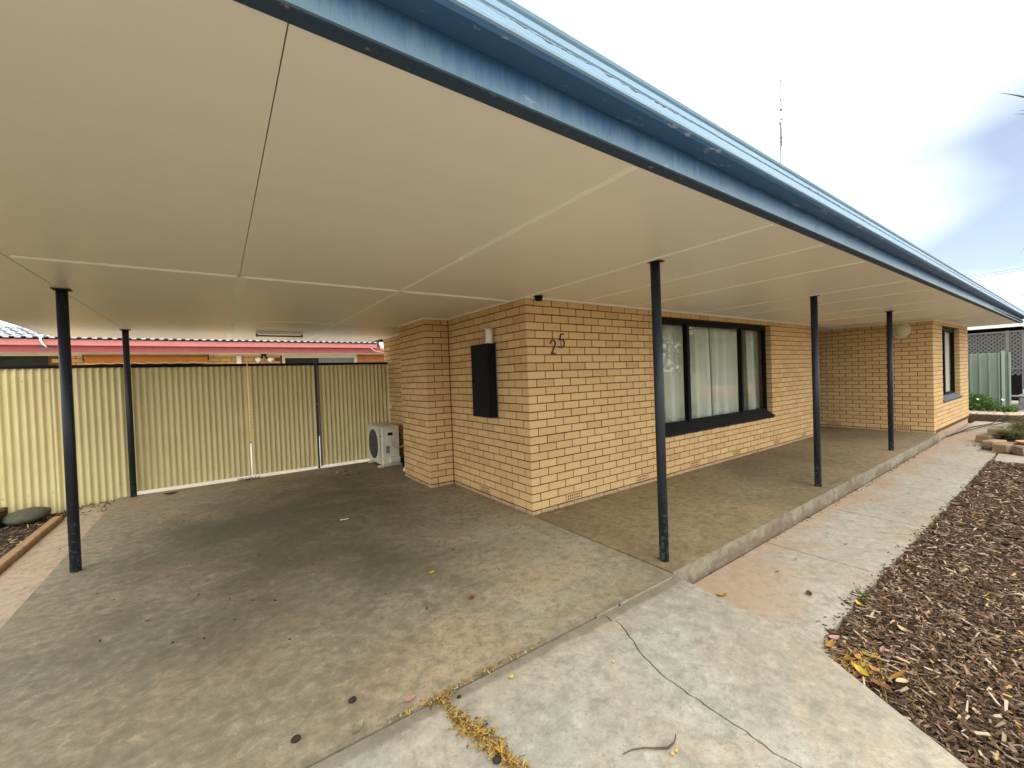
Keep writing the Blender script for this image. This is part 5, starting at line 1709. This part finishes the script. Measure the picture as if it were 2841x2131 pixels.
an = thing('antenna', (5.0, 4.5, 2.6), 'tall thin television antenna mast standing above the roof', 'antenna')
AD = 12.0
b0, t0 = ray(2166, 470, AD), ray(2171.5, 226, AD)
up = Vector((0, 0, 1))
base = ray(2166.5, 456, AD); top = Vector((base.x, base.y, base.z + (ray(2171, 340, AD) - ray(2166, 456, AD)).length))
MB().tube([(base.x, base.y, 2.5), (base.x, base.y, top.z)], 0.020, 8).build('mast', M['mast'], an)
hgt = 1.20
off = Vector((0.034, -0.022, 0))
m2 = top + off
MB().tube([m2 - Vector((0, 0, 0.70)), m2 + Vector((0, 0, hgt))], 0.014, 8).build('mast', M['mast'], an)
ex, ey = Vector((0.9, -0.30, 0.0)).normalized(), Vector((0.35, 0.93, 0)).normalized()
for i, dz in enumerate((1.16, 0.62, 0.08, -0.44)):
    c = m2 + Vector((0, 0, dz))
    MB().tube([c - ex * 0.10, c + ex * 0.12], 0.012, 6).build('element', M['mast'], an)
    MB().tube([c - ex * 0.14 - Vector((0, 0, 0.15)), c + ex * 0.02 - Vector((0, 0, 0.13))], 0.012, 6).build('element', M['mast'], an)
    MB().tube([c + ex * 0.02, c - ex * 0.08 - Vector((0, 0, 0.14))], 0.008, 6).build('brace', M['mast'], an)
    MB().tube([c - ey * 0.5, c + ey * 0.5], 0.006, 6).build('element', M['mast'], an)
MB().cbox((m2.x - 0.03, m2.y - 0.03, m2.z + 0.33), (m2.x + 0.05, m2.y + 0.03, m2.z + 0.38), 0.004).build('clamp', M['mast'], an)

for (a, b_, lab) in (((2702, 766), (2841, 742), 'topmost of the overhead wires above the gutter end'), ((2707, 772), (2841, 748), 'overhead wire just under the topmost one'),
                     ((2785, 817), (2841, 808), 'upper wire of the lower overhead pair'), ((2792, 821), (2841, 813), 'lowest overhead wire near the gutter end')):
    p, q = ray(a[0], a[1], 30), ray(b_[0], b_[1], 27)
    d = q - p
    pts = [p - d * 2.5 + Vector((0, 0, 0.0))] + [p + d * t for t in (0, 0.5, 1)] + [p + d * 6]
    o = MB().tube(pts, 0.012, 5).build('overhead_wire', M['mast']); tag(o, lab, 'wire', 'overhead wires')

yc = ray(3090, 360, 3.6)
yu = thing('spiky_plant', (yc.x, yc.y, -0.2), 'spiky plant with stiff narrow leaves poking in at the upper right edge', 'plant')
MB().tube([(yc.x, yc.y, -0.22), (yc.x + 0.03, yc.y, 1.2), (yc.x, yc.y, yc.z)], [0.07, 0.06, 0.05], 10).build('trunk', M['bark'], yu)
tips = [ray(2768, 256, 3.45), ray(2824, 306, 3.5), ray(2809, 317, 3.42), ray(2832, 360, 3.55), ray(2829, 706, 3.3), ray(2827, 845, 3.35)]
rnd = random.Random(2)
for i in range(30):
    a = rnd.uniform(0, 6.28); e = rnd.uniform(-0.6, 1.2)
    r = rnd.uniform(0.75, 0.95)
    tips.append(yc + Vector((math.cos(a) * math.cos(e), math.sin(a) * math.cos(e), math.sin(e))) * r)
keep = []
for i, t in enumerate(tips):
    if i >= 6:
        q = camM.transposed() @ (t - camP)
        if q.z < 0 and q.x / -q.z < 1.27: continue
    keep.append(t)
for t in keep:
    d = (t - yc); L = d.length; d.normalize()
    s = d.cross(Vector((0, 0, 1))).normalized(); n_ = s.cross(d)
    vs = []
    for k in range(7):
        u = k / 6
        p = yc + d * (L * u) - Vector((0, 0, 0.05 * math.sin(math.pi * u) * -1))
        w = 0.028 * (1 - u) ** 0.8 + 0.0004
        vs += [p + s * w, p - n_ * w * 0.35, p - s * w, p + n_ * w * 0.1]
    fs = [(4 * k + j, 4 * k + (j + 1) % 4, 4 * k + 4 + (j + 1) % 4, 4 * k + 4 + j) for k in range(6) for j in range(4)]
    MB().add(vs, fs).build('leaf', M['spike'], yu)

# street side, seen only as reflections in the panes
for i, (x, y) in enumerate(((27, -13), (36, -16), (45, -21), (56, -24), (68, -27))):
    t = thing('street_tree', (x, y, -0.2), None, None)
    tag(t, 'leafy street tree mirrored in the panes of the wide window', 'tree', 'street trees mirrored in the window')
    MB().tube([(x, y, -0.2), (x + 0.1, y, 1.5), (x, y + 0.1, 3.2)], [0.2, 0.16, 0.1], 8).build('trunk', M['bark'], t)
    leaf_cloud('crown', M['hedge'], 1500, [((x + 2.4 * math.cos(k * 1.3), y + 2.0 * math.sin(k * 1.3), 1.6 + 0.75 * (k % 6)), (1.8, 1.7, 1.3)) for k in range(14)], 0.30, 50 + i, t)
car = thing('parked_car', (16.8, -5.9, -0.2), 'red parked car mirrored in the right pane of the wide window', 'car')
CL = Vector((16.8, -5.9, -0.2))


def carbody(st, name, mat, smooth=True):
    """stations along X: (x, half width, z low, z high, half width at the top)"""
    vs, fs = [], []
    for (x, hw, z0, z1, tw_) in st:
        zm = z0 + (z1 - z0) * 0.55
        ring = [(-hw * 0.96, z0), (-hw, zm), (-tw_, z1 - 0.03), (-tw_ + 0.06, z1), (tw_ - 0.06, z1), (tw_, z1 - 0.03), (hw, zm), (hw * 0.96, z0)]
        vs += [(CL.x + x, CL.y + yy, CL.z + zz) for yy, zz in ring]
    n = 8
    for a in range(len(st) - 1):
        fs += [(a * n + k, a * n + (k + 1) % n, (a + 1) * n + (k + 1) % n, (a + 1) * n + k) for k in range(n)]
    fs += [tuple(reversed(range(n))), tuple((len(st) - 1) * n + k for k in range(n))]
    return MB().add(vs, fs, smooth).build(name, mat, car)


carbody([(-2.15, 0.70, 0.30, 0.68, 0.66), (-2.05, 0.82, 0.22, 0.78, 0.74), (-1.2, 0.87, 0.20, 0.92, 0.80), (-0.5, 0.88, 0.20, 0.96, 0.82), (1.2, 0.88, 0.20, 0.98, 0.82), (1.95, 0.86, 0.22, 0.96, 0.80), (2.12, 0.78, 0.30, 0.82, 0.70)], 'body', M['carred'])
carbody([(-1.15, 0.78, 0.90, 0.93, 0.74), (-0.45, 0.79, 0.92, 1.38, 0.62), (0.9, 0.79, 0.94, 1.42, 0.62), (1.75, 0.76, 0.92, 1.00, 0.72)], 'cabin_glass', M['nb_glass'])
carbody([(-0.42, 0.63, 1.385, 1.425, 0.60), (0.95, 0.63, 1.405, 1.455, 0.60)], 'roof', M['carred'])
for x in (-1.35, 1.30):
    for s in (-1, 1):
        w = MB().cyl((CL.x + x, CL.y + s * 0.70, CL.z + 0.31), (CL.x + x, CL.y + s * 0.895, CL.z + 0.31), 0.31, n=22).build('wheel', M['tyre'], car)
        MB().cyl((CL.x + x, CL.y + s * 0.8955, CL.z + 0.31), (CL.x + x, CL.y + s * 0.905, CL.z + 0.31), 0.20, n=18).build('rim', M['mast'], w)
for s in (-1, 1):
    MB().cbox((CL.x - 2.13, CL.y + s * 0.60 - 0.11, CL.z + 0.58), (CL.x - 2.04, CL.y + s * 0.60 + 0.11, CL.z + 0.70), 0.02).build('headlight', M['white_plastic'], car)
print('objects', len(bpy.data.objects))
